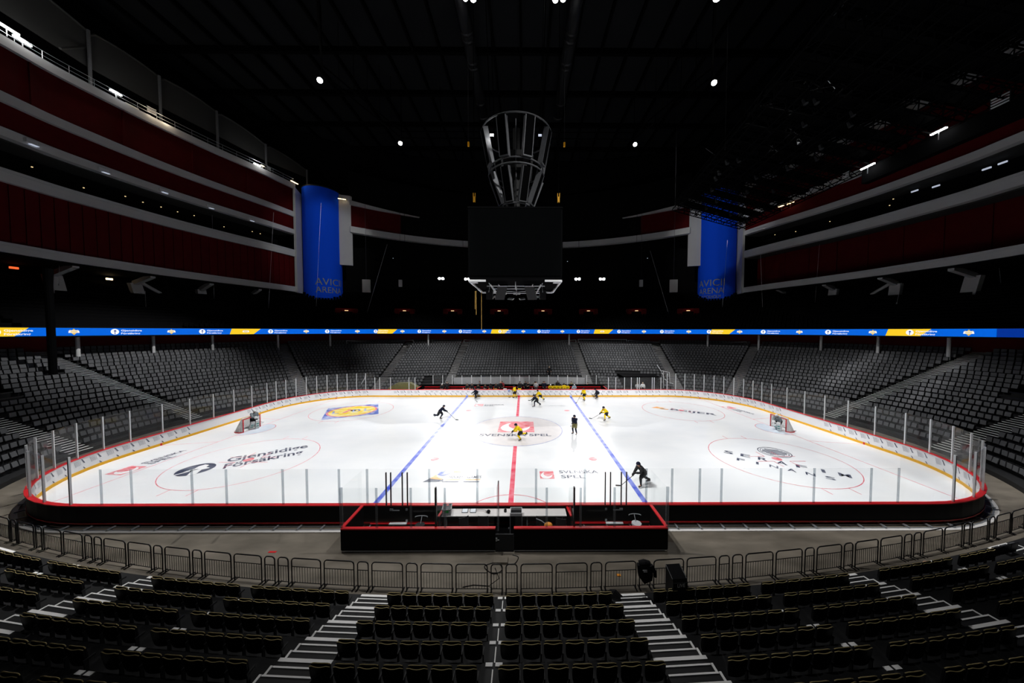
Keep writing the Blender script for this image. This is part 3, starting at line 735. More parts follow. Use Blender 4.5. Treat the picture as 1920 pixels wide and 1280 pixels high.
box_chair(-2.15, YF-.98, .5, 'black chair turned sideways behind the table, next to the grey crate')
box_chair(-1.15, YF-.9, 0, 'black chair behind the table, left of the tall equipment case')
box_chair(1.55, YF-.9, 0, 'black chair behind the table, right of the tall equipment case')
box_chair(2.5, YF-1.1, -.25, 'black chair near the right end of the scorer table')
for x, y, lab in ((-4.2, -15.95, 'black wheeled stool on the floor of the left penalty bench'), (6.15, -15.85, 'grey topped stool on the floor of the right penalty bench')):
    t = thing('stool', lab, 'stool', (x, y, .05))
    m = MB(); m.path([(0, 0, .42), (0, 0, .5)], .23, 16); m.build('seat', 'charcoal' if x < 0 else 'crate_grey', t, world=False)
    m = MB(); m.path([(0, 0, .06), (0, 0, .42)], .03); [m.path([(0, 0, .08), (.26*math.cos(a), .26*math.sin(a), .02)], .018) for a in (.3, 1.55, 2.8, 4.1, 5.3)]; m.build('base', 'steel', t, world=False)
    m = MB(); m.path([(.3*math.cos(a), .22+.12*math.sin(a), .74) for a in [PI*i/8 for i in range(9)]], .02, 6); m.path([(0, .05, .42), (0, .34, .74)], .016); m.build('back_hoop', 'steel', t, world=False)
t = thing('covered_cable_reel', 'orange and grey bundle behind the back glass right of the case', 'bundle', (1.85, YB+.3, .05))
m = MB(); m.ball((1.85, YB+.32, .95), .17, 10, 6, sc=(1.15, .8, .8)); m.build('bundle', 'orange', t)
m = MB(); m.path([(1.3, YB+.5, 1.15), (1.55, YB+.4, 1.1), (1.75, YB+.3, 1.0)], .02); m.path([(1.85, YB+.3, .05), (1.85, YB+.3, .9)], .03); m.build('stand', 'steel', t)

# ================================================================ FAR PLAYERS' BENCHES
bench = thing('players_bench', "long players' bench with red rail and glass back on the far side", 'bench', (-1, 16.4, 0))
m = MB(); m.box((-1, 16.2, .14), 28.4, 2.1, .28); m.build('bench_floor', 'black_paint', bench)
m = MB(); m.box((-1, 17.3, .73), 28.4, .1, 1.46); m.build('back_wall', 'board_black', bench)
for a, b in ((-14.6, -.4), (.4, 12.6)):
    m = MB(); m.box(((a+b)/2, 17.0, .74), b-a, .34, .06); m.build('bench_seat', 'cap_red', bench)
    m = MB(); m.box(((a+b)/2, 17.22, 1.06), b-a, .05, .1); m.build('back_rail', 'cap_red', bench)
for i in range(18):
    x = -13.3+i*1.485
    m = MB(); m.box((x, 17.3, 2.15), .07, .07, 1.4); m.build('glass_post', 'post', bench)
    m = MB(); m.box((x+.74, 17.3, 2.15), 1.4, .012, 1.38); m.build('glass_pane', 'glass', bench)
for x in (-15.1, 13.0):
    m = MB(); m.box((x, 16.2, .6), .1, 2.1, 1.1); m.build('end_wall', 'board_black', bench)
    m = MB(); m.box((x, 16.2, 1.17), .16, 2.1, .05); m.build('end_cap', 'cap_red', bench)
    m = MB(); m.box((x, 16.2, 2.0), .012, 2.0, 1.7); m.build('end_glass', 'glass', bench)
# ================================================================ STAIRS AND SEATS
def unit(x, y): l = math.hypot(x, y); return (x/l, y/l)
def arc_n(x): R, cy = 93.6, 74.55; y = cy-math.sqrt(R*R-x*x); return (x, y), unit(x, y-cy)
AISLES = []      # (foot point, outward direction, half width, number of rows, near?)
for x in (-21.6, -13.0, -4.4, 4.4, 13.0, 21.6): p, n = arc_n(x); AISLES.append((p, n, .6, 12, True))
for P, n in (((-11.75, 18.3), (0, 1)), ((11.45, 18.3), (0, 1)), ((-22.35, 16.4), unit(-.04, 1)), ((24.6, 15.8), unit(.17, 1)),
             ((-30.2, 13.4), unit(-1, .95)), ((30.2, 13.4), unit(1, .95)), ((-34.4, 3.1), (-1, .02)), ((34.4, 3.6), (1, .02)), ((-34.3, -6), (-1, -.08)), ((34.3, -6), (1, -.08))):
    AISLES.append((P, n, .72, 20, False))
DIVS = []
for x in (-17.3, -8.7, 0, 8.7, 17.3): p, n = arc_n(x); DIVS.append((p, n, .2))
for ai, (P, n, hw, rows, near) in enumerate(AISLES):
    t = (-n[1], n[0])
    # start of the flight where the line meets the first row edge
    m = MB(); mn = MB()
    c0 = off(O0)
    b = min(range(NB), key=lambda i: abs((c0[i][0]-P[0])*t[0]+(c0[i][1]-P[1])*t[1]) + (0 if (c0[i][0]-P[0])*n[0]+(c0[i][1]-P[1])*n[1] > -6 and c0[i][0]*n[0]+c0[i][1]*n[1] > 0 else 1e6))
    d0 = (c0[b][0]-P[0])*n[0]+(c0[b][1]-P[1])*n[1]
    NV, TV = Vector((n[0], n[1], 0)), Vector((t[0], t[1], 0)); P0 = Vector((P[0], P[1], 0))
    # the row pitch along this line
    cl = off(O0+ROWP*(rows-1)); bl = min(range(NB), key=lambda i: abs((cl[i][0]-P[0])*t[0]+(cl[i][1]-P[1])*t[1]) + (0 if cl[i][0]*n[0]+cl[i][1]*n[1] > 0 else 1e6))
    pitch = ((cl[bl][0]-P[0])*n[0]+(cl[bl][1]-P[1])*n[1]-d0)/(rows-1)
    out = 1 if P[0] > 0 else -1
    for k in range(rows):
        z = Z0+RISE*k
        for j in range(3):
            dd = d0+pitch*(k+j/3); zt = z+RISE*j/3
            if j: m.obox(P0+NV*(dd+pitch*(3-j)/6)+Vector((0, 0, z+RISE*j/6)), TV*hw, NV*(pitch*(3-j)/6), Vector((0, 0, RISE*j/6)))
            wide = j == 0
            if near:
                mn.obox(P0+NV*(dd+(.045 if wide else .02))+Vector((0, 0, zt+.004))+TV*(0), TV*(hw*(1.12 if wide else .98)), NV*(.045 if wide else .02), Vector((0, 0, .006)))
                if not wide: mn.obox(P0+NV*(dd+pitch/6)+TV*(out*(hw+.03))+Vector((0, 0, zt+.006)), TV*.028, NV*(pitch/6), Vector((0, 0, .006)))
            else:
                mn.obox(P0+NV*(dd+.04)+Vector((0, 0, zt+.004)), TV*hw*.97, NV*.055, Vector((0, 0, .006)))
    st = struct('stair_%s_%d' % ('near' if near else 'far', ai+1), m, 'tread')
    mn.build('step_nosing', 'nosing', st)
# white marks in the gaps between blocks
m = MB()
for P, n, hw in DIVS:
    t = (-n[1], n[0]); NV, TV = Vector((n[0], n[1], 0)), Vector((t[0], t[1], 0)); P0 = Vector((P[0], P[1], 0))
    for k in range(9):
        z = Z0+RISE*k; dd = O0+ROWP*k
        for s in (-1, 1): m.obox(P0+NV*(dd+.05)+TV*(s*.12+.02)+Vector((0, 0, z+.005)), TV*.085, NV*.045, Vector((0, 0, .006)))
        if P[0] == 0 and k in (0, 2, 3, 4, 5): m.obox(P0+NV*(dd+.5)+Vector((0, 0, z+.005)), TV*.014, NV*.34, Vector((0, 0, .005)))
struct('trim_gap_marks', m, 'nosing')

def blocked(x, y, k):
    for P, n, hw, rows, near in AISLES:
        if k >= rows: continue
        dx, dy = x-P[0], y-P[1]
        if -3 < dx*n[0]+dy*n[1] < 20 and abs(-dx*n[1]+dy*n[0]) < hw+.06: return 1
    if y < 0:
        for P, n, hw in DIVS:
            dx, dy = x-P[0], y-P[1]
            if dx*n[0]+dy*n[1] > 0 and abs(-dx*n[1]+dy*n[0]) < hw: return 2
    if abs(x+46.9) < .75 and abs(y-1.15) < .6: return 3
    if y > 5:
        if k < 4 and -16 < x < 13.2: return 3
        if k < 5 and 16.6 < x < 22.8 and y > 15: return 3
        if k < 6 and 16.6 < x < 20.6 and y > 15: return 3
    return 0
SEATS = []       # x, y, z, facing angle, row, block start s, index, count
for k in range(20):
    if k >= 12: far_only = True
    else: far_only = False
    o = O0+ROWP*k+.61; C = Curve(off(o)); d = 0; run = None
    st_ = .08; n_ = int(C.L/st_); runs = []
    for i in range(n_+1):
        (x, y), t = C.at(i*st_); b = blocked(x, y, k) or (far_only and y < -9) or i == n_
        if not b and run is None: run = i*st_
        if b and run is not None:
            if i*st_-run > .5: runs.append((run, i*st_))
            run = None
    if runs and not blocked(*C.at(0)[0], k) and runs[0][0] == 0 and runs[-1][1] > C.L-.2: pass
    for a, b in runs:
        n = int((b-a+.05)/.495)
        for j in range(n):
            (x, y), t = C.at(a+(b-a)*(j+.5)/n)
            nx, ny = -t[1], t[0]
            if nx*x+ny*y < 0: nx, ny = -nx, -ny
            SEATS.append((x, y, Z0+RISE*k, math.atan2(-ny, -nx)-PI/2, k, a, j, n))
# prototype seat, facing local +y
def seat_parts(t):
    def shell(wd, z0, z1, y0, bow, sag, th, side=.05):
        rings = []; N = 8
        for layer in (0, 1):
            pass
        m = MB(); f, b = [], []
        rows_ = [(z0, .82), (z0+.12, .96), ((z0+z1)/2, 1), (z1-.06, 1), (z1, .95)]
        for z, s in rows_:
            rf, rb_ = [], []
            for i in range(N+1):
                u = -1+2*i/N; zz = z-(sag*(1-u*u) if z == z1 else 0)-(side*abs(u)**6 if z == z1 else 0)
                yy = y0+bow*u*u-(.05*(z-z0)/(z1-z0)); rf.append((u*s*wd/2, yy, zz)); rb_.append((u*s*wd/2, yy-th, zz))
            f.append(rf); b.append(rb_)
        for L in range(len(rows_)-1):
            for i in range(N):
                m.quad(f[L][i], f[L+1][i], f[L+1][i+1], f[L][i+1]); m.quad(b[L][i], b[L][i+1], b[L+1][i+1], b[L+1][i])
        for i in range(N): m.quad(f[-1][i], b[-1][i], b[-1][i+1], f[-1][i+1]); m.quad(f[0][i], f[0][i+1], b[0][i+1], b[0][i])
        for L in range(len(rows_)-1):
            for e in (0, N): m.quad(f[L][e], b[L][e], b[L+1][e], f[L+1][e])
        edge = [Vector(q)+Vector((0, th*.5, .004)) for q in [b[3][0]]+b[4]+[b[3][N]]]
        return m, edge
    m, e = shell(.46, .31, .765, -.14, .035, .032, .022); bk = m.build('backrest', 'seat_back', t, world=False)
    m = MB(); m.path(e, .0085, 4); m.build('edge_trim', 'seat_rim', bk, world=False)
    m, e = shell(.43, .33, .76, -.07, .01, .0, .03, .02); sp = m.build('seat', 'seat_back', t, world=False)
    m = MB(); m.path(e[1:], .0085, 4); m.build('edge_trim', 'seat_rim', sp, world=False)
    m = MB(); m.box((.24, -.13, .22), .03, .07, .44); m.box((.24, -.08, .45), .03, .2, .05); m.box((.24, -.13, .015), .06, .2, .03); m.build('support', 'dark_steel', t, world=False)
def near_block(x):
    for lo, hi, nm in ((-40, -21.6, 'block at the far left corner'), (-21.6, -17.3, 'block right of the corner stairs, left'), (-17.3, -13.0, 'block left of outer left stairs'), (-13.0, -8.7, 'block right of outer left stairs'),
                       (-8.7, -4.4, 'block left of inner left stairs'), (-4.4, 0, 'block left of centre gap'), (0, 4.4, 'block right of centre gap'), (4.4, 8.7, 'block right of inner right stairs'),
                       (8.7, 13.0, 'block left of outer right stairs'), (13.0, 17.3, 'block right of outer right stairs'), (17.3, 21.6, 'block left of corner stairs, right'), (21.6, 40, 'block at the far right corner')):
        if lo <= x < hi: return nm
vis, rest = [], []
for s in SEATS:
    x, y, z, a, k, b, j, n = s
    if y < -3 and k < 9:
        u, v, dpt = project((x, y, z+.75))
        if dpt > 2 and -12 < u < 1932 and v < 1292: vis.append((dpt, s)); continue
        if dpt < 2: continue
        if v > 1330 or u < -60 or u > 1980: continue
    if y < -3 and k >= 9: continue
    rest.append(s)
vis.sort(key=lambda q: q[0]); rest += [s for _, s in vis[300:]]; vis = [s for _, s in vis[:300]]
proto = thing('stadium_seat', '-', 'seat'); seat_parts(proto); first = True
for (x, y, z, a, k, b, j, n) in vis:
    # seats run clockwise: along the near side from right to left
    j2 = n-j
    q = proto if first else copy_tree(proto); first = False
    q.location = (x, y, z); q.rotation_euler = (0, 0, a)
    tag(q, '%s black seat from the left, %s row, %s' % (ordinal(j2), 'front' if k == 0 else ordinal(k+1), near_block(x)), 'seat', 'folding seats of the near stand')
# all the other seats of the bowl
m = MB(); rs = random.Random(5)
def far_seat(mb, x, y, z, a, dark=False):
    c, s = math.cos(a), math.sin(a); T = Vector((c, s, 0)); F = Vector((-s, c, 0)); U = Vector((0, 0, 1)); O = Vector((x, y, z))
    tl = rs.uniform(-.02, .02)
    mb.obox(O+F*(-.03+tl)+U*.54, T*.198, F*.02+U*.004, U*.178-F*(.03+tl), 0)
    mb.obox(O+F*-.12+U*.56, T*.22, F*.015, U*.2-F*.03, 1)
for (x, y, z, a, k, b, j, n) in rest:
    if y < -22 and abs(x) < 30: continue
    far_seat(m, x, y, z, a)
o = m.build('stand_seat', ['seat_pad', 'seat_back']); tag(o, 'rows of folded grey seats all round the lower bowl', 'seats', None, 'stuff')
# pale seat backs of the dark upper tier
m = MB()
for k in range(20):
    oo = 14.6+.85*k+.5; C = Curve(off(oo)); d = 0
    while d < C.L:
        (x, y), t = C.at(d); d += .55
        if y < 4 or abs(x) > 47: continue
        nx, ny = -t[1], t[0]
        if nx*x+ny*y < 0: nx, ny = -nx, -ny
        m.obox((x, y, UZ(14.6+.85*k)+.5), (t[0]*.22, t[1]*.22, 0), (nx*.03, ny*.03, 0), (nx*.05, ny*.05, .25))
o = m.build('upper_seat', 'rig_black'); tag(o, 'rows of black seats on the dark upper tier', 'seats', None, 'stuff')
# entrance gap in the far stand
m = MB(); m.box((19.6, 20.6, 1.2), 5.8, 3.2, 2.5); struct('wall_entrance', m, 'wall_black')
m = MB(); c2 = [i for i in range(NB) if BASE[i][1] > 18.2 and -16 < BASE[i][0] < 13.2 and not (10.6 < abs(BASE[i][0]) < 12.5)]
grp = []
for i in c2:
    if grp and i == grp[-1][-1]+1: grp[-1].append(i)
    else: grp.append([i])
for g in grp:
    if len(g) > 1: ring_band(m, [off(.45)[i] for i in g], [off(.53)[i] for i in g], -.04, 2.25, 0, False)
struct('wall_stand_front', m, 'front_grey')

# ================================================================ CROWD BARRIERS
def make_barrier(wd, label):
    t = thing('crowd_barrier', label, 'barrier', (0, 0, -.05)); h, r = 1.07, .13
    m = MB(); pts = [(-wd/2+.022, 0, 0), (-wd/2+.022, 0, h-r)]
    for i in range(1, 6): a = PI-PI/2*i/5; pts.append((-wd/2+.022+r+r*math.cos(a), 0, h-r+r*math.sin(a)))
    for i in range(0, 6): a = PI/2-PI/2*i/5; pts.append((wd/2-.022-r+r*math.cos(a), 0, h-r+r*math.sin(a)))
    pts.append((wd/2-.022, 0, 0)); m.path(pts, .022, 8); m.build('frame', 'black_paint', t, True, False)
    for z in (.12, .74): m = MB(); m.path([(-wd/2+.03, 0, z), (wd/2-.03, 0, z)], .014, 6); m.build('rail', 'black_paint', t, world=False)
    m = MB(); n = round((wd-.1)/.108)
    for i in range(n): x = -wd/2+.02+(wd-.04)*(i+1)/(n+1); m.path([(x, 0, .12), (x, 0, .74)], .0085, 5)
    m.build('grille', 'black_paint', t, world=False)
    for s in (-1, 1): m = MB(); m.box((s*(wd/2-.022), 0, .012), .05, .3, .024); m.build('foot', 'black_paint', t, world=False)
    return t
CB = Curve(off(0)); bar_proto = {}
for side in (-1, 1):
    s = .05; cnt = 0
    for ch in 'NWWNWNWWN'*4:
        wd = 1.22 if ch == 'W' else .46
        if s > 27: break
        d = s+wd/2; (x, y), t = CB.at(CB.L-d if side > 0 else d); cnt += 1
        lab = '%s black tubular barrier, %s to the %s of the penalty box gate' % ('wide' if ch == 'W' else 'narrow', ordinal(cnt), 'left' if side < 0 else 'right')
        if ch not in bar_proto: q = bar_proto[ch] = make_barrier(wd, lab)
        else: q = copy_tree(bar_proto[ch])
        q.location = (x, y, -.05); q.rotation_euler = (0, 0, math.atan2(t[1], t[0])); tag(q, lab, 'barrier', 'black barriers along the near floor')
        s += wd+.1
# things left by the barriers
t = thing('monitor_case', 'black upright case lettered LIVE behind the barriers', 'case', (6.0, -20.0, .24), .08)
m = MB(); q = lambda y, z0, z1, y2: [(-.25, y, z0), (.25, y, z0), (.25, y2, z1), (-.25, y2, z1)]
m.loft([q(-.24, 0, 0, .24), q(-.24, 1.02, 1.02, .24), q(-.2, 1.14, 1.32, .24)]); m.build('body', 'black_paint', t, world=False)
m = MB()
for s in (-1, 1): m.path([(s*.25, -.24, 0), (s*.25, -.24, 1.02), (s*.25, -.2, 1.14), (s*.25, .24, 1.32)], .014)
m.path([(-.25, -.24, 1.02), (.25, -.24, 1.02)], .014); m.build('edge_trim', 'dark_steel', t, world=False)
m = MB(); vs, fs, L = text_geo('LIVE', True); k_ = .27/L; m.add([(-.1+v[0]*k_, -.246, .88+v[1]*k_*1.1) for v in vs], fs); m.build('lettering', 'nosing', t, world=False)
m = MB(); px, py = 5.28, -19.0
m.path([(px-.2, py, 1.02), (px, py-.02, 1.06), (px+.2, py, 1.02)], [.09, .12, .09], 8, flat=(1, .7)); m.loft([[(px-.28, py-.1, .98), (px+.28, py-.1, .98), (px+.26, py+.06, .98), (px-.26, py+.06, .98)], [(px-.25, py-.13, .6), (px+.3, py-.12, .62), (px+.24, py+.04, .6), (px-.22, py+.04, .6)], [(px-.02, py-.12, .28), (px+.27, py-.11, .4), (px+.2, py, .4), (px+.02, py, .28)]])
m.path([(px+.22, py-.08, .98), (px+.36, py-.12, .75), (px+.4, py-.1, .55)], [.08, .07, .05], 8)
t = m.build('jacket', 'black_fabric'); tag(t, 'black jacket hung over the narrow barrier beside the LIVE case', 'jacket')
m = MB(); vs, fs, L = text_geo('::', True)
m.box((px-.02, py-.14, .83), .16, .01, .035); m.box((px, py-.14, .77), .13, .01, .03); m.build('jacket_print', 'crate_grey', t)
m = MB(); px, py, pz = 3.95, -19.72, .26
m.loft([[(px-.3, py-.25, pz), (px+.25, py-.3, pz), (px+.35, py+.1, pz), (px-.25, py+.2, pz)], [(px-.2, py-.12, pz+.14), (px+.16, py-.2, pz+.17), (px+.2, py+.06, pz+.16), (px-.2, py+.12, pz+.2)], [(px-.14, py+.02, pz+.26), (px+.02, py-.06, pz+.36), (px+.06, py+.06, pz+.3), (px-.12, py+.1, pz+.27)]])
tag(m.build('dark_bundle', 'black_fabric'), 'black cloth bundle dropped at the head of the inner right stairs', 'bag')
m = MB(); m.ball((6.0-1.0, -19.9, .32), .2, 10, 5, sc=(1.5, .8, .5)); m.path([(4.75, -19.9, .3), (4.4, -19.8, .29)], .05, 6)
tag(m.build('tool_bag', 'black_fabric'), 'low black tool bag on the first step left of the LIVE case', 'bag')
pts = [(-.2, -17.1, -.03), (-.35, -17.5, -.03), (-.9, -17.8, -.03), (-.5, -18.2, -.03), (-.15, -18.0, -.03), (-.25, -17.6, -.03), (.3, -17.7, -.03), (.5, -17.3, -.03), (.25, -17.15, -.03)]
m = MB(); m.path([Vector((*p, -.03)) for p in fine([q[:2] for q in pts], 6)], .018, 5); tag(m.build('floor_cable', 'black_paint'), 'black cable looped on the concrete in front of the penalty box gate', 'cable')
pts = [(-.35, -18.95, .8), (-.2, -18.9, .35), (-.6, -18.8, -.03), (-1.2, -18.75, -.03), (-1.6, -18.85, -.03)]
m = MB(); m.path(pts, .016, 5); tag(m.build('hanging_cable', 'black_paint'), 'black cable trailing from the barrier onto the concrete floor', 'cable')
m = MB(); m.box((-.25, -17.5, .0), .6, .4, .1); tag(m.build('drain_box', 'concrete'), 'low brownish cable box on the floor before the penalty box gate', 'box')
m = MB(); m.ball((17.0, -18.3, .42), .09, 10, 6, sc=(1.6, 1, .7)); m.path([(17.0, -18.3, .42), (17.4, -18.5, .36)], .05, 6); tag(m.build('glove', 'skin'), 'pale pinkish glove lying on the step behind the right barriers', 'glove')
m = MB(); m.box((4.55, -18.3, -.03), .14, .1, .03); tag(m.build('marker', 'orange'), 'small orange marker on the floor by the barriers near the stairs', 'marker')
m = MB(); m.box((-10.4, -16.9, -.045), .34, .1, .012); tag(m.build('tape_mark', 'cap_red'), 'short red tape mark on the concrete left of the penalty box', 'tape')

# ================================================================ LED RIBBON ROUND THE BALCONY
rib = thing('ribbon_screen', 'long blue and yellow advertising screen running round the balcony front', 'screen', (0, 33.4, 9.15))
RB = Curve(off(14.3)); ZB, ZT = 9.15, 10.0
def rib_pts(s0, s1, inset, step=.6):
    n = max(1, int((s1-s0)/step)); out = []
    for i in range(n+1):
        (x, y), t = RB.at(s0+(s1-s0)*i/n); nx, ny = -t[1], t[0]
        if nx*x+ny*y < 0: nx, ny = -nx, -ny
        out.append((x-nx*inset, y-ny*inset))
    return out
m = MB(); ring_band(m, rib_pts(56, 201.05, 0), rib_pts(56, 201.05, -.14), ZB, ZT, 0, False); m.build('screen_panel', 'scr_blue', rib)
m = MB(); ring_band(m, rib_pts(201.1, 213, 0), rib_pts(201.1, 213, -.14), ZB, ZT, 0, False); m.build('screen_panel', 'scr_navy', rib)
m = MB(); ring_band(m, rib_pts(56, 213, -.05), rib_pts(56, 213, -.25), ZB-.1, ZB-.005, 0, False); ring_band(m, rib_pts(56, 213, -.05), rib_pts(56, 213, -.25), ZT+.005, ZT+.08, 0, False); m.build('screen_frame', 'black_paint', rib)
def rpt(s, z, inset):
    (x, y), t = RB.at(s); nx, ny = -t[1], t[0]
    if nx*x+ny*y < 0: nx, ny = -nx, -ny
    return (x-nx*inset, y-ny*inset, z)
def rpoly(mb, pts, inset, mi=0): mb.add([rpt(s, z, inset) for s, z in pts], [tuple(range(len(pts)))], mi)
def rtext(mb, txt, s, z, h, width, inset, mi=0):
    vs, fs, L = text_geo(txt, True)
    mb.add([rpt(s+v[0]/L*width, z+v[1]*h, inset) for v in vs], fs, mi)
for a, b in ((63.5, 68.1), (85.3, 88.9), (106.6, 110.1), (128.5, 132.1), (149.5, 153.2), (170.7, 174.4), (192.4, 196.2)):
    m = MB(); n = 8
    top = [(a+.25+(b+.15-a-.25)*i/n, ZT) for i in range(n+1)]; bot = [(a+(b-.75-a)*i/n, ZB) for i in range(n+1)]
    for i in range(n): m.quad(rpt(*bot[i], .012), rpt(*bot[i+1], .012), rpt(*top[i+1], .012), rpt(*top[i], .012))
    m.build('yellow_block', 'scr_yellow', rib)
m = MB()
for k in range(17):
    s = 66.25+8.02*k
    rpoly(m, [(s+.34*math.cos(2*PI*i/20), 9.575+.34*math.sin(2*PI*i/20)) for i in range(20)], .02)
    rpoly(m, [(s-.03, 9.28), (s+.03, 9.28), (s+.03, 9.6), (s+.14, 9.62), (s+.02, 9.8), (s-.1, 9.66), (s-.03, 9.6)], .03, 1)
    rtext(m, 'Gjensidige', s+.5, 9.62, .2, 1.75, .02); rtext(m, 'Försäkring', s+.5, 9.27, .2, 1.6, .02)
m.build('screen_lettering', ['scr_white', 'scr_navy'], rib)
m = MB()
for k in range(17):
    s = 71.2+8.0*k
    rpoly(m, [(s-.3, 9.6), (s, 9.22), (s+.3, 9.6), (s+.3, 9.8), (s+.14, 9.74), (s, 9.93), (s-.14, 9.74), (s-.3, 9.8)], .02, 1)
    rpoly(m, [(s-.4, 9.46), (s+.4, 9.46), (s+.36, 9.72), (s-.36, 9.72)], .03)
    rpoly(m, [(s-.26, 9.53), (s+.26, 9.53), (s+.24, 9.63), (s-.24, 9.63)], .04, 1)
m.build('screen_logo', ['scr_white', 'scr_gold'], rib)
# columns below the ribbon
for i, (u, sx) in enumerate(((145, 0), (287, 0), (398, 0), (521, 0), (619, 0), (803, 0), (1067, 0), (1327, 0), (1423, 0), (1540, 0), (1647, 0), (1780, 0))):
    r = ray(u, 630); best = None; C = off(15.6)
    for j in range(60, 420):
        a, b = Vector((*C[j], 0)), Vector((*C[(j+1) % NB], 0)); dd = b-a; den = r.x*-dd.y+dd.x*r.y
        if abs(den) < 1e-9: continue
        ox, oy = a.x-CAM.x, a.y-CAM.y; tt = (ox*-dd.y+dd.x*oy)/den; ww = (r.x*oy-r.y*ox)/den
        if tt > 0 and 0 <= ww <= 1: best = CAM+r*tt
    if best: m = MB(); m.path([(best.x, best.y, 5.2), (best.x, best.y, 9.05)], .16, 10); struct('column_%d' % (i+1), m, 'wall_white')
# dark steel column standing in the left stand, in front of the ribbon
m = MB(); m.path([(-46.9, 1.15, 3.4), (-46.9, 1.15, 14.2), (-46.9, 1.15, 15.9)], [.27, .27, .34], 12); struct('column_stand_left', m, 'rig_black')

# ================================================================ SCOREBOARD
sb = thing('scoreboard', 'large black cube scoreboard hanging over centre ice', 'scoreboard', (0, 0, 14))
m = MB(); m.box((0, 0, 17.1), 7.9, 7.9, 5.9); m.build('housing', 'rig_black', sb)
for sx, sy in ((0, -1), (0, 1), (-1, 0), (1, 0)):
    m = MB(); m.box((sx*3.98, sy*3.98, 17.2), 7.7 if sy else .06, .06 if sy else 7.7, 5.6); m.build('display', 'cube_black', sb)
m = MB(); m.box((0, 0, 20.1), 8.0, 8.0, .12); m.build('top_frame', 'rig_black', sb)
for sx in (-1, 1):
    for sy in (-1, 1):
        m = MB(); m.box((sx*3.2, sy*3.95, 13.98), 1.4, .14, .16); m.box((sx*3.9, sy*2.6, 13.98), .16, 2.6, .16); m.obox((sx*3.55, sy*3.6, 13.9), (.3, 0, 0), (0, .3, 0), (0, 0, .05))
        m.build('corner_bracket', 'white_metal', sb)
for sx in (-1, 1): m = MB(); m.box((sx*3.93, 0, 14.0), .1, 7.6, .12); m.build('edge_lamp', 'white_metal', sb)
m = MB()
for x in (-2.2, -1.5, 1.5, 2.2):
    m.path([(x, -3, 13.8), (x*.9, 2.6, 13.6)], .04)
for y in (-2.4, -.6, 1.5, 3): m.path([(-2.6, y, 13.75), (2.6, y, 13.75)], .04)
m.path([(0, -3.4, 14), (0, -3.4, 13.3)], .04); m.path([(0, 0, 14), (0, 0, 13.2)], .05)
for x in (-2.4, 2.4): m.path([(x, -2.6, 14), (x*.8, -1, 13.3)], .04); m.path([(x, -1.6, 14), (x, -2.6, 13.2)], .03)
m.build('under_truss', 'white_metal', sb)
for x in (-1.35, 1.35):
    m = MB(); m.obox((x, -1.8, 13.3), (.42, .08*(1 if x < 0 else -1), 0), (0, .2, .16), (.16*(1 if x < 0 else -1), -.24, .55)); m.build('loudspeaker', 'dark_steel', sb)
for x in (-2.5, 2.5): m = MB(); m.obox((x, -1.0, 13.2), (.3, .1, 0), (0, .3, .1), (0, -.1, .45)); m.build('loudspeaker', 'black_paint', sb)
for x, y, z in ((-.55, 0, 12.85), (.55, 0, 12.85), (-1.95, -.4, 13.0), (1.95, -.4, 13.0)):
    s = 1 if x < 0 else -1; m = MB(); m.obox((x, y, z), (.26, 0, -.03*s), (.06*s, .32, .1), (0, 0, .03)); m.build('light_panel', 'white_metal', sb)
for x in (-1.4, 0, 1.4): m = MB(); m.box((x, 1.5, 13.55), .7, .3, .16); m.build('lamp_box', 'white_metal', sb)
# loudspeaker tower on top of it
tw = thing('speaker_tower', 'tapered round tower of black loudspeakers above the scoreboard', 'speaker tower', (0, 0, 20.2))
TW = [(28.3, 3.25, 'upper'), (25.0, 2.55, ''), (24.5, 2.5, ''), (21.6, 1.45, '')]
for z, r in ((28.4, 3.3), (25.05, 2.55), (24.55, 2.6), (21.5, 1.5), (20.6, 1.75)):
    m = MB(); m.path([(r*math.cos(2*PI*i/40), r*math.sin(2*PI*i/40), z) for i in range(41)], .07, 6); m.build('hoop', 'tower_grey', tw)
for tier, (z1, r1, z0, r0) in enumerate(((28.3, 3.2, 25.2, 2.55), (24.4, 2.5, 21.7, 1.45))):
    for i in range(8):
        a = 2*PI*(i+.5)/8; c, s = math.cos(a), math.sin(a); n = 3
        T = Vector((-s, c, 0)); R = Vector((c, s, 0)); A = R*r1+Vector((0, 0, z1)); Bq = R*r0+Vector((0, 0, z0)); mid = (A+Bq)/2; ax = (A-Bq)/2; nn = T.cross(ax).normalized()
        m = MB(); w_ = .42 if tier == 0 else .36
        m.obox(mid, T*w_, nn*.2, ax*.97); b_ = m.build('line_array', 'rig_black', tw)
        m = MB()
        for q in (-1, 1): m.obox(mid+T*(q*w_)+nn*.1*0, T*.03, nn*.24, ax*.98)
        m.obox(Bq, T*w_*1.05, nn*.24, ax.normalized()*.05); m.build('array_frame', 'tower_grey', b_)
for i in range(4):
    a = 2*PI*i/4; c, s = math.cos(a), math.sin(a)
    m = MB(); m.path([(2.6*c, 2.6*s, 28.3), (1.9*c, 1.9*s, 24.8), (1.0*c, 1.0*s, 20.8)], .05, 6); m.build('cable_run', 'tower_grey', tw)
m = MB(); m.path([(0, 0, 20.3), (0, 0, 29)], .35, 10); m.box((0, 0, 26.2), 2.4, 2.4, .5); m.box((0, 0, 25.1), 2.0, 2.0, .3); m.build('core', 'grey_panel', tw)
for x in (-3.0, 3.0): m = MB(); m.box((x*.72, -1.9, 27.3), .3, .12, .14); m.build('work_lamp', 'glow_white' if x < 0 else 'glow_dim', tw)
m = MB(); m.ball((0, 0, 20.9), 1.6, 20, 4, sc=(1, 1, .25), z0=-.1, z1=.8); m.build('base_dome', 'tower_grey', tw)
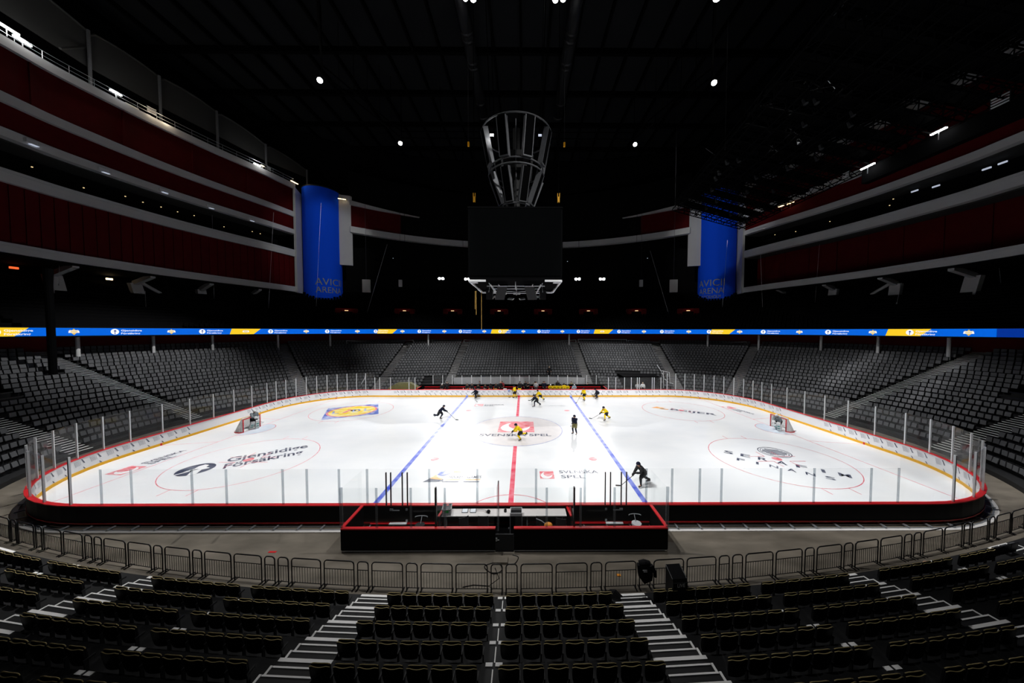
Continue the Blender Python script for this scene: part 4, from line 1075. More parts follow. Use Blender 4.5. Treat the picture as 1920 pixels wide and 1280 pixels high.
for i in range(4):
    a = PI/4+PI/2*i; m = MB(); m.path([(3.2*math.cos(a), 3.2*math.sin(a), 28.4), (4.5*math.cos(a), 4.5*math.sin(a), 55)], .04, 5); m.build('hanger', 'rig_black', tw)
for sx, nm in ((-1, 'left'), (1, 'right')):
    t = thing('chain_hoist', 'small yellow chain hoist hanging %s of the loudspeaker tower' % nm, 'hoist', (sx*4.07, 0, 21.6), 0, 'yellow chain hoists')
    m = MB(); m.box((sx*4.07, 0, 22.4), .2, .2, .5); m.box((sx*4.07-.09, 0, 22.8), .06, .1, .4); m.box((sx*4.07+.09, 0, 22.8), .06, .1, .4); m.build('hoist_body', 'hook_yellow', t)
    m = MB(); m.path([(sx*4.07, 0, 22.2), (sx*4.07, 0, 20.2)], .035, 5); m.path([(sx*4.07, 0, 22.9), (sx*4.07, 0, 55)], .03, 5); m.build('chain', 'rig_black', t)
t = thing('work_light', 'small orange work light left of the tower top', 'lamp', (-4.6, 0, 27.4)); m = MB(); m.box((-4.6, 0, 27.6), .16, .16, .4); m.build('lamp_head', 'hook_yellow', t); m = MB(); m.path([(-4.6, 0, 27.8), (-4.6, 0, 55)], .02, 4); m.build('cable', 'dark_steel', t)
t = thing('work_light', 'small orange work light right of the tower top', 'lamp', (4.6, 0, 27.4)); m = MB(); m.box((4.6, 0, 27.6), .16, .16, .4); m.build('lamp_head', 'hook_yellow', t); m = MB(); m.path([(4.6, 0, 27.8), (4.6, 0, 55)], .02, 4); m.build('cable', 'dark_steel', t)
for u, v0, lab in ((893, 590, 'yellow strap with doubled end hanging left of the scoreboard underside'), (903, 619, 'long thin yellow strap hanging below the scoreboard')):
    b = at_y(u, v0, 3); m = MB(); m.path([(b.x, 3, b.z), (b.x, 3, 14.0)], .03, 5)
    if u == 893: m.path([(b.x-.12, 3, b.z+.6), (b.x-.1, 3, 14.0)], .03, 5)
    tag(m.build('hoist_strap', 'strap_yellow'), lab, 'strap')

# ================================================================ BANNERS, LAMPS AND RIGGING
for sx, nm in ((-1, 'left'), (1, 'right')):
    cx, cy, R = sx*44.65, 40.5, 3.72
    t = thing('banner', 'tall blue cylindrical banner with the arena name between the %s pale wall panels' % nm, 'banner', (cx, cy, 12.6))
    m = MB(); n = 28; face = math.atan2(CAM.y-cy, CAM.x-cx); top = 40.6 if sx < 0 else 40.6
    A = [face-2.0+4.0*i/n for i in range(n+1)]
    ring_band(m, [(cx+R*math.cos(a), cy+R*math.sin(a)) for a in A], [(cx+(R-.06)*math.cos(a), cy+(R-.06)*math.sin(a)) for a in A], 12.6, top, 0, False)
    m.build('banner_cloth', 'banner_blue', t, True)
    m = MB()
    a_mid = face+sx*-.32
    for s, h, z, wd in (('AVICII', 1.45, 19.6, 5.6), ('ARENA', 1.25, 17.95, 5.4))+((('STOCKHOLM', .7, 16.9, 4.2),) if sx > 0 else ()):
        vs, fs, L = text_geo(s, False)
        m.add([(cx+(R+.03)*math.cos(a_mid+(v[0]/L-.5)*wd/R), cy+(R+.03)*math.sin(a_mid+(v[0]/L-.5)*wd/R), z+v[1]*h) for v in vs], fs)
    m.build('lettering', 'letter_dark', t)
    m = MB(); ring_band(m, [(cx+(R+.05)*math.cos(a), cy+(R+.05)*math.sin(a)) for a in A], [(cx+(R-.1)*math.cos(a), cy+(R-.1)*math.sin(a)) for a in A], top-.1, top+.15, 0, False); m.build('top_ring', 'dark_steel', t)
# floodlights on the roof
flabel = ['roof floodlight high over the left balconies, nearer of the left pair', 'roof floodlight high over the right, nearer of the right pair', 'roof floodlight farther back on the left of the dark roof', 'roof floodlight farther back on the right of the dark roof',
          'left twin floodlight at the top middle of the roof', 'right twin floodlight at the top middle of the roof', 'roof floodlight cut by the upper edge, right of the twins', 'roof floodlight above the near left corner of the rink']
def flood(loc, aim, label, n=1, size=.3, group='floodlights', glow='glow_white'):
    L = Vector(loc); d = (Vector(aim)-L).normalized(); t = thing('floodlight', label, 'lamp', loc, 0, group)
    T = d.cross(Vector((0, 0, 1))).normalized(); U = T.cross(d).normalized()
    for i in range(n):
        c = L+T*((i-(n-1)/2)*size*2.7)
        m = MB(); m.path([c-d*.5, c-d*.1, c], [size*.6, size*1.05, size*1.1], 12); h = m.build('housing', 'dark_steel', t)
        m = MB(); m.path([c+d*.005, c+d*.03], [size, size], 14); m.build('lens', glow, h)
    m = MB(); m.obox(L-d*.55, T*(size*1.4*n), U*.05, d*.05); m.path([L-d*.55, (L.x, L.y, L.z+1.3)], .04, 5); m.build('bracket', 'dark_steel', t)
    return t
for i, p in enumerate(FLOODS): flood((p[0], p[1], 44.4), (p[0]*.3, -10 if abs(p[0]) > 6 else -24, 0), flabel[i], 2 if abs(p[0]) < 6 else 1, .34 if abs(p[0]) > 6 else .3, 'roof floodlights')
# lighting catwalks that carry them
m = MB()
for a, b in (((-27.6, 14.6), (-22.2, 29)), ((27.3, 14.6), (21.4, 29)), ((-27.6, 14.6), (-20.8, 3)), ((27.3, 14.6), (20.8, 3)), ((-20.8, 3.2), (20.8, 3.2)), ((-22.2, 29), (21.4, 29)), ((-20.8, 3), (-14, -14)), ((20.8, 3), (14, -14)), ((-14, -14), (14, -14))):
    for z in (45.7, 46.9): m.path([(*a, z), (*b, z)], .12, 5)
    for i in range(7): q = (a[0]+(b[0]-a[0])*i/6, a[1]+(b[1]-a[1])*i/6); m.path([(*q, 45.7), (*q, 55)], .04, 4)
struct('beam_catwalk', m, 'beam')
# the four bright floods in front of the far upper tier
fl = []
for (u, v, lab, n, pw) in ((827, 522, 'brightest floodlight left of the scoreboard over the far seats', 2, 1.25), (876, 523, 'floodlight just left of the scoreboard underside over the far seats', 2, 1), (1083, 523, 'floodlight just right of the scoreboard over the far seats', 2, .9), (1129, 523, 'rightmost of the four lights over the far seats', 2, .45)):
    p = at_y(u, v, 45); flood(tuple(p), (p.x*.5, -14, 2), lab, n, .3, 'floodlights over the far seats')
    spot('far_flood', tuple(p+Vector((0, -.3, 0))), (p.x*.6, -15, 0), 14000*pw, 46, .7, .35)
m = MB(); m.path([(-30, 45.2, 24.4), (30, 45.2, 24.4)], .1, 6); m.path([(-30, 45.2, 25.4), (30, 45.2, 25.4)], .1, 6)
for i in range(31): x = -30+2*i; m.path([(x, 45.2, 24.4), (x+1, 45.2, 25.4)], .04, 4)
for x in (-28, -14, 14, 28): m.path([(x, 45.2, 25.4), (x, 45.2, 55)], .04, 4)
tag(m.build('lighting_bar', 'beam'), 'long black truss carrying the four far floodlights', 'truss')
# balustrade and strip lamps on the top balcony band
for sx, sd in ((-1, 'left'), (1, 'right')):
    t = thing('balustrade', 'thin steel balustrade along the top white band of the %s wall' % sd, 'railing', (sx*52, 10, 40.1))
    pts = kcurve(sx, .35)
    for z in (41.15, 40.65): m = MB(); m.path([(x, y, z) for x, y in pts], .03, 5); m.build('rail', 'steel', t)
    C = Curve(pts, False); m = MB(); d = 0
    while d < C.L: p, _ = C.at(d); m.path([(*p, 40.05), (*p, 41.15)], .025, 4); d += 2.0
    m.build('uprights', 'steel', t)
def on_k(u, v, sx, o=.6):
    r = ray(u, v); pts = kcurve(sx, o); best = None
    pts.append((pts[-1][0]+(pts[-1][0]-pts[-3][0])*6, pts[-1][1]+(pts[-1][1]-pts[-3][1])*6))
    for i in range(len(pts)-1):
        a, b = pts[i], pts[i+1]; dx, dy = b[0]-a[0], b[1]-a[1]; den = r.x*-dy+dx*r.y
        if abs(den) < 1e-9: continue
        ox, oy = a[0]-CAM.x, a[1]-CAM.y; tt = (ox*-dy+dx*oy)/den; ww = (r.x*oy-r.y*ox)/den
        if tt > 0 and -.001 <= ww <= 1.001: best = (CAM+r*tt, unit(dx, dy))
    return best
def on_x(u, v, X): r = ray(u, v); return CAM+r*((X-CAM.x)/r.x), (0, 1)
def strip_lamp(p, tdir, ln, label, glow, tilt=0, power=0, group='strip lamps on the balconies'):
    t = thing('strip_lamp', label, 'lamp', tuple(p), 0, group); T = Vector((*tdir, tilt)).normalized(); N = Vector((-tdir[1], tdir[0], 0))
    m = MB(); m.obox(p, T*(ln/2), N*.08, Vector((0, 0, .05))); m.build('tube', glow, t)
    m = MB(); m.obox(p+Vector((0, 0, .1)), T*(ln/2), N*.12, Vector((0, 0, .05))); m.obox(p+Vector((0, 0, -.45)), T*.03, N*.03, Vector((0, 0, .4))); m.build('bracket', 'steel', t)
    if power:
        l = bpy.data.lights.new('strip_glow', 'POINT'); l.energy = power; l.shadow_soft_size = .3; l.color = (1, .97, .92) if 'white' in glow else (1, .8, .55)
        o = bpy.data.objects.new('strip_glow', l); COL.objects.link(o); N2 = N if N.x*p.x < 0 else -N; o.location = p+N2*.9+Vector((0, 0, .25))
for u, v, ln, glow, pw, lab in ((12, 52, 1.7, 'glow_white', 260, 'brightest white strip lamp at the upper left end of the top balcony band'), (42, 77, 1.3, 'glow_white', 140, 'white strip lamp second from the left end of the top band'),
        (217, 174, 1.1, 'glow_white', 110, 'white strip lamp above the left top band near the second upright'), (247, 200, 1.3, 'glow_warm', 0, 'thin warm lamp low on the left top band'), (278, 217, .4, 'glow_warm', 40, 'tiny warm lamp under a grille on the left top band'),
        (305, 231, .4, 'glow_dim', 60, 'small pale lamp beside the railing posts of the left top band'), (440, 296, 1.8, 'glow_warm', 0, 'long thin warm lamp on the left top band before the bright lamp'), (482, 309, 1.1, 'glow_white', 130, 'white lamp on the left top band near the blue banner'), (492, 311, .6, 'glow_warm', 0, 'small warm lamp beside the white lamp near the blue banner'),
        (552, 342, 1.6, 'glow_warm', 30, 'warm tube lamp at the left corner before the blue banner')):
    q = on_k(u, v, -1); strip_lamp(q[0], q[1], ln, lab, glow, 0, pw)
for u, v, y, ln, glow, lab in ((597, 357, 38, 1.6, 'glow_warm', 'warm tube lamp on top of the left blue banner'), (641, 373, 40, 1.5, 'glow_warm', 'warm tube lamps above the pale panel right of the left banner'), (690, 385, 46, .6, 'glow_warm', 'small warm lamp above the far left red wall'),
                              (1266, 383, 44, 1.5, 'glow_warm', 'warm tube lamp above the far right red wall'), (1386, 350, 33, .9, 'glow_warm', 'warm grid lamp seen through the black lighting grid'), (1347, 366, 33, .8, 'glow_warm', 'small warm lamp seen in front of the right banner top')):
    p = at_y(u, v, y); strip_lamp(p, unit(1, .45 if u < 900 else -.45), ln, lab, glow)
for u, v, ln, glow, lab in ((1466, 386, 1.3, 'glow_warm', 'left one of two warm lamps at the edge of the black grid'), (1482, 381, 1.3, 'glow_warm', 'right one of two warm lamps at the edge of the black grid'), (1627, 312, 1.5, 'glow_white', 'slanted white lamp under the middle of the black grid'), (1760, 246, 1.2, 'glow_white', 'slanted white lamp under the right end of the black grid')):
    q = on_k(u, v, 1, -.4) if u < 1600 else on_x(u, v, 42.6); strip_lamp(q[0], q[1], ln, lab, glow)
# lamp boxes under the middle band and lights in the galleries
for i, u in enumerate((57, 193, 305, 393, 470)):
    v = (266, 319, 357, 387, 411)[i]; q = on_k(u, v, -1, -.15); p = q[0]
    t = thing('lamp_box', '%s pale lamp box from the left on the middle white band' % ordinal(i+1), 'lamp', tuple(p), 0, 'lamp boxes on the middle band'); T, N = Vector((*q[1], 0)), Vector((-q[1][1], q[1][0], 0))
    m = MB(); m.obox(p, T*.42, N*.2, Vector((0, 0, .2))); m.build('box', 'white_metal', t); m = MB(); m.obox(p+T*.25-Vector((0, 0, .22)), T*.3, N*.16, Vector((0, 0, .03))); m.build('lens', 'glow_dim', t)
k = 0
for u, v, sx in ((60, 313, -1), (99, 429, -1), (157, 352, -1), (235, 368, -1), (268, 379, -1), (302, 388, -1), (333, 397, -1), (364, 404, -1), (420, 425, -1), (473, 434, -1), (488, 438, -1),
                 (1880, 305, 1), (1850, 316, 1), (1755, 349, 1), (1715, 358, 1), (1668, 385, 1), (1675, 373, 1), (1556, 415, 1), (1492, 434, 1), (1453, 440, 1)):
    if v > 425 and u < 110: continue
    q = on_k(u, v, sx, 2.6); k += 1; p = q[0]; m = MB(); big = u > 1700
    m.obox(p, Vector((*q[1], 0))*(.35 if big else .05), Vector((0, 0, .09 if big else .05)), Vector((-q[1][1], q[1][0], 0))*.06)
    nth = ordinal(k if sx < 0 else k-10)
    tag(m.build('gallery_lamp', 'glow_dim' if big else 'glow_amber'), '%s small lamp in the dark %s gallery, counting %s' % (nth, 'left' if sx < 0 else 'right', 'away from the left edge' if sx < 0 else 'from the right edge'), 'lamp', 'small lamps in the galleries')
for u, v, sx, g, lab in ((26, 502, -1, 'glow_red', 'red exit lamp under the bottom left band, nearest the picture edge'), (205, 523, -1, 'glow_warm', 'amber lamp under the bottom left band between the brackets'), (448, 546, -1, 'glow_red', 'red exit lamp under the bottom left band near the banner'), (1496, 547, 1, 'glow_red', 'red lamp under the bottom right band near the banner')):
    q = on_k(u, v, sx, 7); m = MB(); m.obox(q[0], Vector((*q[1], 0))*.3, Vector((0, 0, .12)), Vector((-q[1][1], q[1][0], 0))*.1); tag(m.build('exit_lamp', g), lab, 'lamp')
for i, (u, v, y) in enumerate(((868, 411, 54), (737, 457, 52), (737, 484, 50), (1064, 490, 52), (1214, 484, 50), (811, 412, 54), (1079, 412, 54))):
    p = at_y(u, v, y); m = MB(); m.ball(tuple(p), .1, 8, 5); tag(m.build('pilot_lamp', 'glow_dim'), 'tiny white lamp in the dark behind the scoreboard, %s from the left' % ordinal(1+sorted((868, 737.1, 737, 1064, 1214, 811, 1079)).index((868, 737.1, 737, 1064, 1214, 811, 1079)[i])), 'lamp', 'tiny lamps in the far dark')
# grilles (louvred heaters) on the top bands
for u, v, sx, s_, lab in ((284, 207, -1, .9, 'louvred grille standing on the left top band'), (504, 316, -1, .7, 'small louvred grille on the left top band near the banner'), (1876, 188, 1, 1.0, 'bright louvred grille at the upper right edge'), (1586, 328, 1, .8, 'small louvred grille under the black grid')):
    q = on_x(u, v, 42.5) if sx > 0 else on_k(u, v, sx, .6); p = q[0]; t = thing('louvre_unit', lab, 'grille', tuple(p)); T = Vector((*q[1], 0)); U = Vector((0, 0, 1))
    N = Vector((-q[1][1], q[1][0], 0))
    for j in range(4): m = MB(); m.obox(p+U*(-.36+.24*j)*s_, T*(.55*s_), U*.045*s_, N*.05); m.build('slat', 'white_metal', t)
    m = MB(); [m.obox(p+T*e*.57*s_, T*.03, U*.5*s_, N*.06) for e in (-1, 1)]; m.build('frame', 'dark_steel', t)
# uprights and sail panels above the left band
UPR = [((-56.3, 3.2), 49.6, 44.6), ((-55.86, 11.41), 48.4, 43.9), ((-54.41, 17.95), 47.9, 43.6), ((-52.34, 24.54), 47.3, 43.4), ((-49.89, 31.62), 45.9, 42.9), ((-47.56, 39.7), 45.1, 43.6)]
for i, (p, zt, zb) in enumerate(UPR):
    m = MB(); m.path([(p[0]+.25, p[1], 39.8), (p[0]+.25, p[1], zt+.1)], .17, 8); tag(m.build('steel_upright', 'tower_grey'), '%s pale steel upright from the left above the left balcony band' % ordinal(i+1), 'post', 'uprights above the left band')
for i in range(len(UPR)-1):
    (a, za, ba), (b, zb_, bb) = UPR[i], UPR[i+1]; m = MB(); n = 10; top, bot = [], []
    for j in range(n+1):
        f = j/n; z = za+(zb_-za)*f+.35*math.sin(PI*f)-(.6 if j == 0 else 0); top.append((a[0]+(b[0]-a[0])*f, a[1]+(b[1]-a[1])*f, z)); bot.append((a[0]+(b[0]-a[0])*f, a[1]+(b[1]-a[1])*f, ba+(bb-ba)*f))
    for j in range(n):
        for o_, fl_ in ((0, 1), (-.12, 0)):
            q = [(p[0]+o_, p[1], p[2]) for p in (bot[j], bot[j+1], top[j+1], top[j])]; m.quad(*(q if fl_ else q[::-1]))
    t = m.build('sail_panel', 'grey_panel'); tag(t, '%s dim grey sail panel from the left between the uprights' % ordinal(i+1), 'panel', 'sail panels above the left band')
    m = MB(); m.path([Vector(p)+Vector((.05, 0, .05)) for p in top], .16, 6); m.build('panel_edge', 'grey_panel', t)
m = MB(); m.path([(-54.4, 8.0, 43.2), (-55.8, 11.2, 46.2)], .14, 6); tag(m.build('diagonal_strut', 'grey_panel'), 'dim diagonal strut left of the second upright', 'strut')
# brackets under the bottom bands
for sx, sd, lst in ((-1, 'left', (((97, 515), (108, 552), (142, 497), 1.5), ((252, 531), (262, 560), (287, 517), 1.35), ((376, 543), (381, 573), (397, 530), 1.3), ((472, 552), (478, 572), (488, 541), 1.2))),
                    (1, 'right', (((1828, 517), (1816, 556), (1783, 503), 1.5), ((1681, 532), (1676, 570), (1650, 519), 1.35), ((1564, 542), (1559, 572), (1545, 532), 1.3), ((1471, 548), (1468, 572), (1457, 541), 1.2)))):
    for i, (a, b, c, wd) in enumerate(lst):
        A, T = on_k(*a, sx, 5); B, _ = on_k(*b, sx, 5); Cq, _ = on_k(*c, sx, 1.2); T = Vector((*T, 0))
        t = thing('steel_bracket', '%s pale steel bracket from the picture edge under the bottom %s band' % (ordinal(i+1), sd), 'bracket', tuple(B), 0, 'brackets under the bottom bands')
        m = MB(); ax = (A-B)/2; m.obox((A+B)/2, T*wd*.45, T.cross(ax).normalized()*.35, ax); m.build('leg', 'wall_white', t)
        m = MB(); ax = (Cq-A)/2; m.obox((A+Cq)/2, ax, T*.28, Vector((0, 0, .3))); m.build('arm', 'wall_white', t)
        if i == 1: e, _ = on_k(*((301, 550) if sx < 0 else (1634, 552)), sx, 5); m = MB(); m.path([A+(Cq-A)*.25, e], .22, 6); m.build('brace', 'wall_white', t)
# hanging wires with small weights
for i, (a, b, ya, yb, lab) in enumerate((((111, 390), (111, 530), 8, 8, 'thin wire with a bright tip before the first left bracket'), ((396, 320), (402, 583), 24, 24, 'thin vertical wire hanging before the third left bracket'), ((513, 398), (503, 588), 27, 27, 'thin wire slanting before the end of the left red wall'),
        ((602, 380), (592, 594), 33, 33, 'thin wire hanging in front of the left blue banner'), ((726, 458), (686, 594), 36, 36, 'slanting wire right of the left banner'), ((1219, 470), (1254, 589), 36, 36, 'slanting wire left of the right banner'), ((1364, 450), (1353, 594), 33, 33, 'thin wire hanging in front of the right blue banner'),
        ((1426, 478), (1430, 584), 28, 28, 'thin vertical wire right of the right blue banner'), ((1537, 452), (1527, 581), 24, 24, 'thin wire before the third right bracket'), ((1750, 256), (1723, 386), 16, 16, 'wire hanging from the slanted white lamp on the right'), ((1862, 392), (1878, 545), 8, 8, 'long wire with a tip near the right picture edge'), ((272, 545), (274, 582), 14, 14, 'short wire with a bright tip beside the second left bracket'), ((1690, 530), (1682, 566), 14, 14, 'short wire with a bright tip beside the second right bracket'))):
    A, B = at_y(*a, ya), at_y(*b, yb); dirn = (A-B).normalized(); top = A
    t = thing('hanging_wire', lab, 'wire', tuple(B), 0, 'hanging microphone wires')
    m = MB(); m.path([B, top], .018, 4); m.build('wire', 'white_metal', t)
    m = MB(); m.path([B-dirn*.3, B], [.09, .04], 6); m.build('tip_weight', 'white_metal', t)
# hanging flat loudspeakers at the far side
for u, v, wd, ht, y, lab in ((687, 536, 1.55, 2.75, 38, 'larger pale hanging loudspeaker right of the left banner'), (751, 531, .75, 1.6, 44, 'smaller pale hanging loudspeaker between the left banner and the bright lights'), (1202, 531, .75, 1.6, 44, 'smaller pale hanging loudspeaker between the bright lights and right banner'), (1263, 536, 1.55, 2.75, 38, 'larger pale hanging loudspeaker left of the right banner')):
    p = at_y(u, v, y); t = thing('hanging_loudspeaker', lab, 'loudspeaker', tuple(p), 0, 'hanging far loudspeakers')
    m = MB(); m.box(tuple(p), wd, .5, ht, rz=.1*(1 if u < 900 else -1)); m.build('cabinet', 'wall_white', t); m = MB(); m.path([p+Vector((0, 0, ht/2)), p+Vector((0, 0, 18))], .03, 4); m.build('cable', 'dark_steel', t)
# white safety rails along the top of the far stand
RT = Curve(off(17.6))
def rail(u0, u1, sag, lab, z=7.75):
    pts = []
    for i in range(15):
        u = u0+(u1-u0)*i/14; r = ray(u, 638); best = None; C = RT.p
        for j in range(80, 400):
            a, b = C[j], C[j+1]; dx, dy = b[0]-a[0], b[1]-a[1]; den = r.x*-dy+dx*r.y
            if abs(den) < 1e-9: continue
            ox, oy = a[0]-CAM.x, a[1]-CAM.y; tt = (ox*-dy+dx*oy)/den; ww = (r.x*oy-r.y*ox)/den
            if tt > 0 and 0 <= ww <= 1: best = CAM+r*tt
        if best: pts.append((best.x, best.y, z-sag*math.sin(PI*i/14)))
    t = thing('safety_rail', lab, 'railing', pts[0], 0, 'white rails at the top of the far stand')
    m = MB(); m.path(pts, .06, 6); m.build('rail', 'post', t)
    for e in (0, -1): m = MB(); m.path([Vector(pts[e]), Vector(pts[e])-Vector((0, 0, .8))], .06, 6); m.build('post', 'post', t)
rail(650, 775, .35, 'white sagging rail left of the middle at the top of the far stand')
rail(870, 1080, .45, 'white sagging rail in the middle at the top of the far stand')
rail(1084, 1175, 0, 'straight brownish rail right of the middle at the far stand top', 7.9)
rail(1178, 1400, .5, 'long white sagging rail at the right of the far stand top')
rail(1752, 1888, .1, 'faint white rail at the top of the right end stand', 6.9)
for side, us in (('left', [(660, 640, 703), (0, 0, 0)]), ('right', [(1260, 0, 0)])): pass
pts = [at_y(u, v, y) for u, v, y in ((676, 723, 18.2), (679, 717, 18.2), (684, 709, 18.2), (686, 702, 18.2))]
m = MB(); m.path(pts, .07, 6); tag(m.build('curved_handrail', 'post'), 'white curved tube behind the far left corner glass', 'handrail')
pts = [at_y(u, v, y) for u, v, y in ((1232, 684, 24), (1240, 696, 22), (1246, 710, 20), (1254, 717, 19), (1262, 719, 18.5))]
m = MB(); m.path(pts, .06, 6); tag(m.build('curved_handrail', 'post'), 'white curved handrail beside the far right stairs', 'handrail')
pts = [at_y(u, v, 18.4) for u, v in ((1241, 695), (1255, 698), (1257, 726))]; m = MB(); m.path(pts, .06, 6); m.path([at_y(1244, 696, 18.4), at_y(1244, 727, 18.4)], .05, 6); tag(m.build('rail_gate', 'post'), 'white rail gate at the foot of the far right stairs', 'handrail')
c = at_y(760, 727, 17.2); m = MB()
m.loft([[(c.x-2.6, 16.6, -.05), (c.x+2.6, 16.6, -.05), (c.x+2.6, 18, -.05), (c.x-2.6, 18, -.05)], [(c.x-2.5, 16.7, .9), (c.x+2.5, 16.7, .8), (c.x+2.4, 17.9, .8), (c.x-2.4, 17.9, .9)], [(c.x-1.2, 16.9, 1.7), (c.x+.8, 16.9, 1.75), (c.x+.8, 17.7, 1.75), (c.x-1.2, 17.7, 1.7)]])
tag(m.build('covered_machine', 'olive_cover'), 'bulky olive covered machine behind the far left glass', 'machine')
# entrances of the upper tier
UT = Curve(off(21.2))
for i, u in enumerate((650, 759, 849, 936, 1018, 1103, 1193, 1290)):
    r = ray(u, 590); best = None
    for j in range(80, 400):
        a, b = UT.p[j], UT.p[j+1]; dx, dy = b[0]-a[0], b[1]-a[1]; den = r.x*-dy+dx*r.y
        if abs(den) < 1e-9: continue
        ox, oy = a[0]-CAM.x, a[1]-CAM.y; tt = (ox*-dy+dx*oy)/den; ww = (r.x*oy-r.y*ox)/den
        if tt > 0 and 0 <= ww <= 1: best = (CAM+r*tt, math.atan2(dy, dx))
    p, a = best; m = MB(); T = Vector((math.cos(a), math.sin(a), 0)); N = Vector((-T.y, T.x, 0))
    if N.y < 0: N = -N
    m.obox(p+N*1.5-Vector((0, 0, .4)), T*1.05, N*1.4, Vector((0, 0, 1.1))); d_ = struct('door_%d' % (i+1), m, 'wall_black')
    m = MB()
    for s in (-1, 1): m.obox(p+T*s*1.55+N*1.2-Vector((0, 0, .3)), T*.5, N*1.6, Vector((0, 0, 1.35)))
    m.obox(p+N*1.2+Vector((0, 0, 1.0)), T*2.0, N*1.6, Vector((0, 0, .3))); m.obox(p+N*-.3-Vector((0, 0, 1.75)), T*2.05, N*.08, Vector((0, 0, .25))); m.build('door_frame', 'wall_red', d_)
    m = MB(); s = 1 if u > 960 else -1
    m.obox(p+T*s*2.7-Vector((0, 0, 1.5)), T*.9, N*.5, Vector((0, 0, .5))); m.obox(p+T*s*3.6-N*1.5-Vector((0, 0, 2.2)), T*.5, N*.5, Vector((0, 0, .5))); m.build('side_parapet', 'wall_red', d_)
    m = MB(); m.obox(p-N*.45+Vector((0, 0, .85)), T*.32, N*.04, Vector((0, 0, .07))); m.build('door_lamp', 'glow_amber', d_)
    l = bpy.data.lights.new('door_glow', 'POINT'); l.energy = 6; l.color = (1, .6, .4); l.shadow_soft_size = .2
    o = bpy.data.objects.new('door_glow', l); COL.objects.link(o); o.location = p-N*1.1+Vector((0, 0, .7))
# black lighting grid hanging at the right
GA, GBq, GC, GD = Vector((26, 22, 30)), Vector((44, 31.5, 30)), Vector((43.5, -9, 30)), Vector((20.6, -12, 30))
grid = thing('lighting_grid', 'huge black truss grid hanging under the roof on the right', 'rigging', tuple((GA+GBq+GC+GD)/4))
def truss(a, b, name, h=1.3):
    m = MB(); a, b = Vector(a), Vector(b); L = (b-a).length; n = max(2, int(L/1.5)); U = Vector((0, 0, h)); S = (b-a).normalized().cross(Vector((0, 0, 1)))*.45
    for q in (S, -S): m.path([a+q, b+q], .08, 4)
    m.path([a+U, b+U], .08, 4)
    for i in range(n):
        p0, p1 = a+(b-a)*(i/n), a+(b-a)*((i+1)/n); e = S if i % 2 else -S
        m.path([p0+S, p0+(p1-p0)*.5+U], .04, 4); m.path([p0+(p1-p0)*.5+U, p1-S], .04, 4); m.path([p0+e, p1-e], .04, 4)
    m.build(name, 'rig_black', grid)
for i in range(8): f = i/7; truss(GA+(GBq-GA)*f, GD+(GC-GD)*f, 'main_truss')
for i in range(15): f = i/14; truss(GA+(GD-GA)*f, GBq+(GC-GBq)*f, 'cross_truss', .8)
for i in range(13):
    f = (i+.5)/13; m = MB(); a = GA+(GD-GA)*f+Vector((0, 0, .9)); b = GBq+(GC-GBq)*f+Vector((0, 0, .9)); d = (GD-GA)*(.36/13); m.quad(a-d, b-d, b+d, a+d); m.quad(*[q+Vector((0, 0, -.04)) for q in (a+d, b+d, b-d, a-d)])
    m.build('walkway_panel', 'rig_black', grid)
m = MB(); m.box((43.7, -1.6, 29.1), .8, 21.4, 1.7); m.build('edge_catwalk', 'rig_black', grid)
rg = random.Random(9)
for i in range(26):
    p = GA+(GBq-GA)*rg.uniform(.05, .95)+(GD-GA)*rg.uniform(.03, .9); m = MB(); m.path([p+Vector((0, 0, -.2)), p+Vector((.1, -.15, -.7))], [.14, .2], 8); m.build('spotlight', 'rig_grey', grid)
for p in (GA, GBq, GC, GD, (GA+GD)/2, (GBq+GC)/2): m = MB(); m.path([p, p+Vector((0, 0, 25))], .03, 4); m.build('hoist_chain', 'rig_grey', grid)
for a, b, lab in (((1505, 98), (1566, 166), 'pale cable slanting under the roof above the black grid'), ((1512, 90), (1640, 22), 'pale cable rising to the upper right under the roof'), ((1516, 82), (1590, 0), 'steep pale cable rising to the top edge'), ((1323, 278), (1374, 315), 'short pale cable above the left end of the black grid')):
    m = MB(); m.path([at_y(*a, -2 if a[0] > 1400 else 14), at_y(*b, -4 if a[0] > 1400 else 15)], .03, 4); tag(m.build('stay_cable', 'steel'), lab, 'cable')

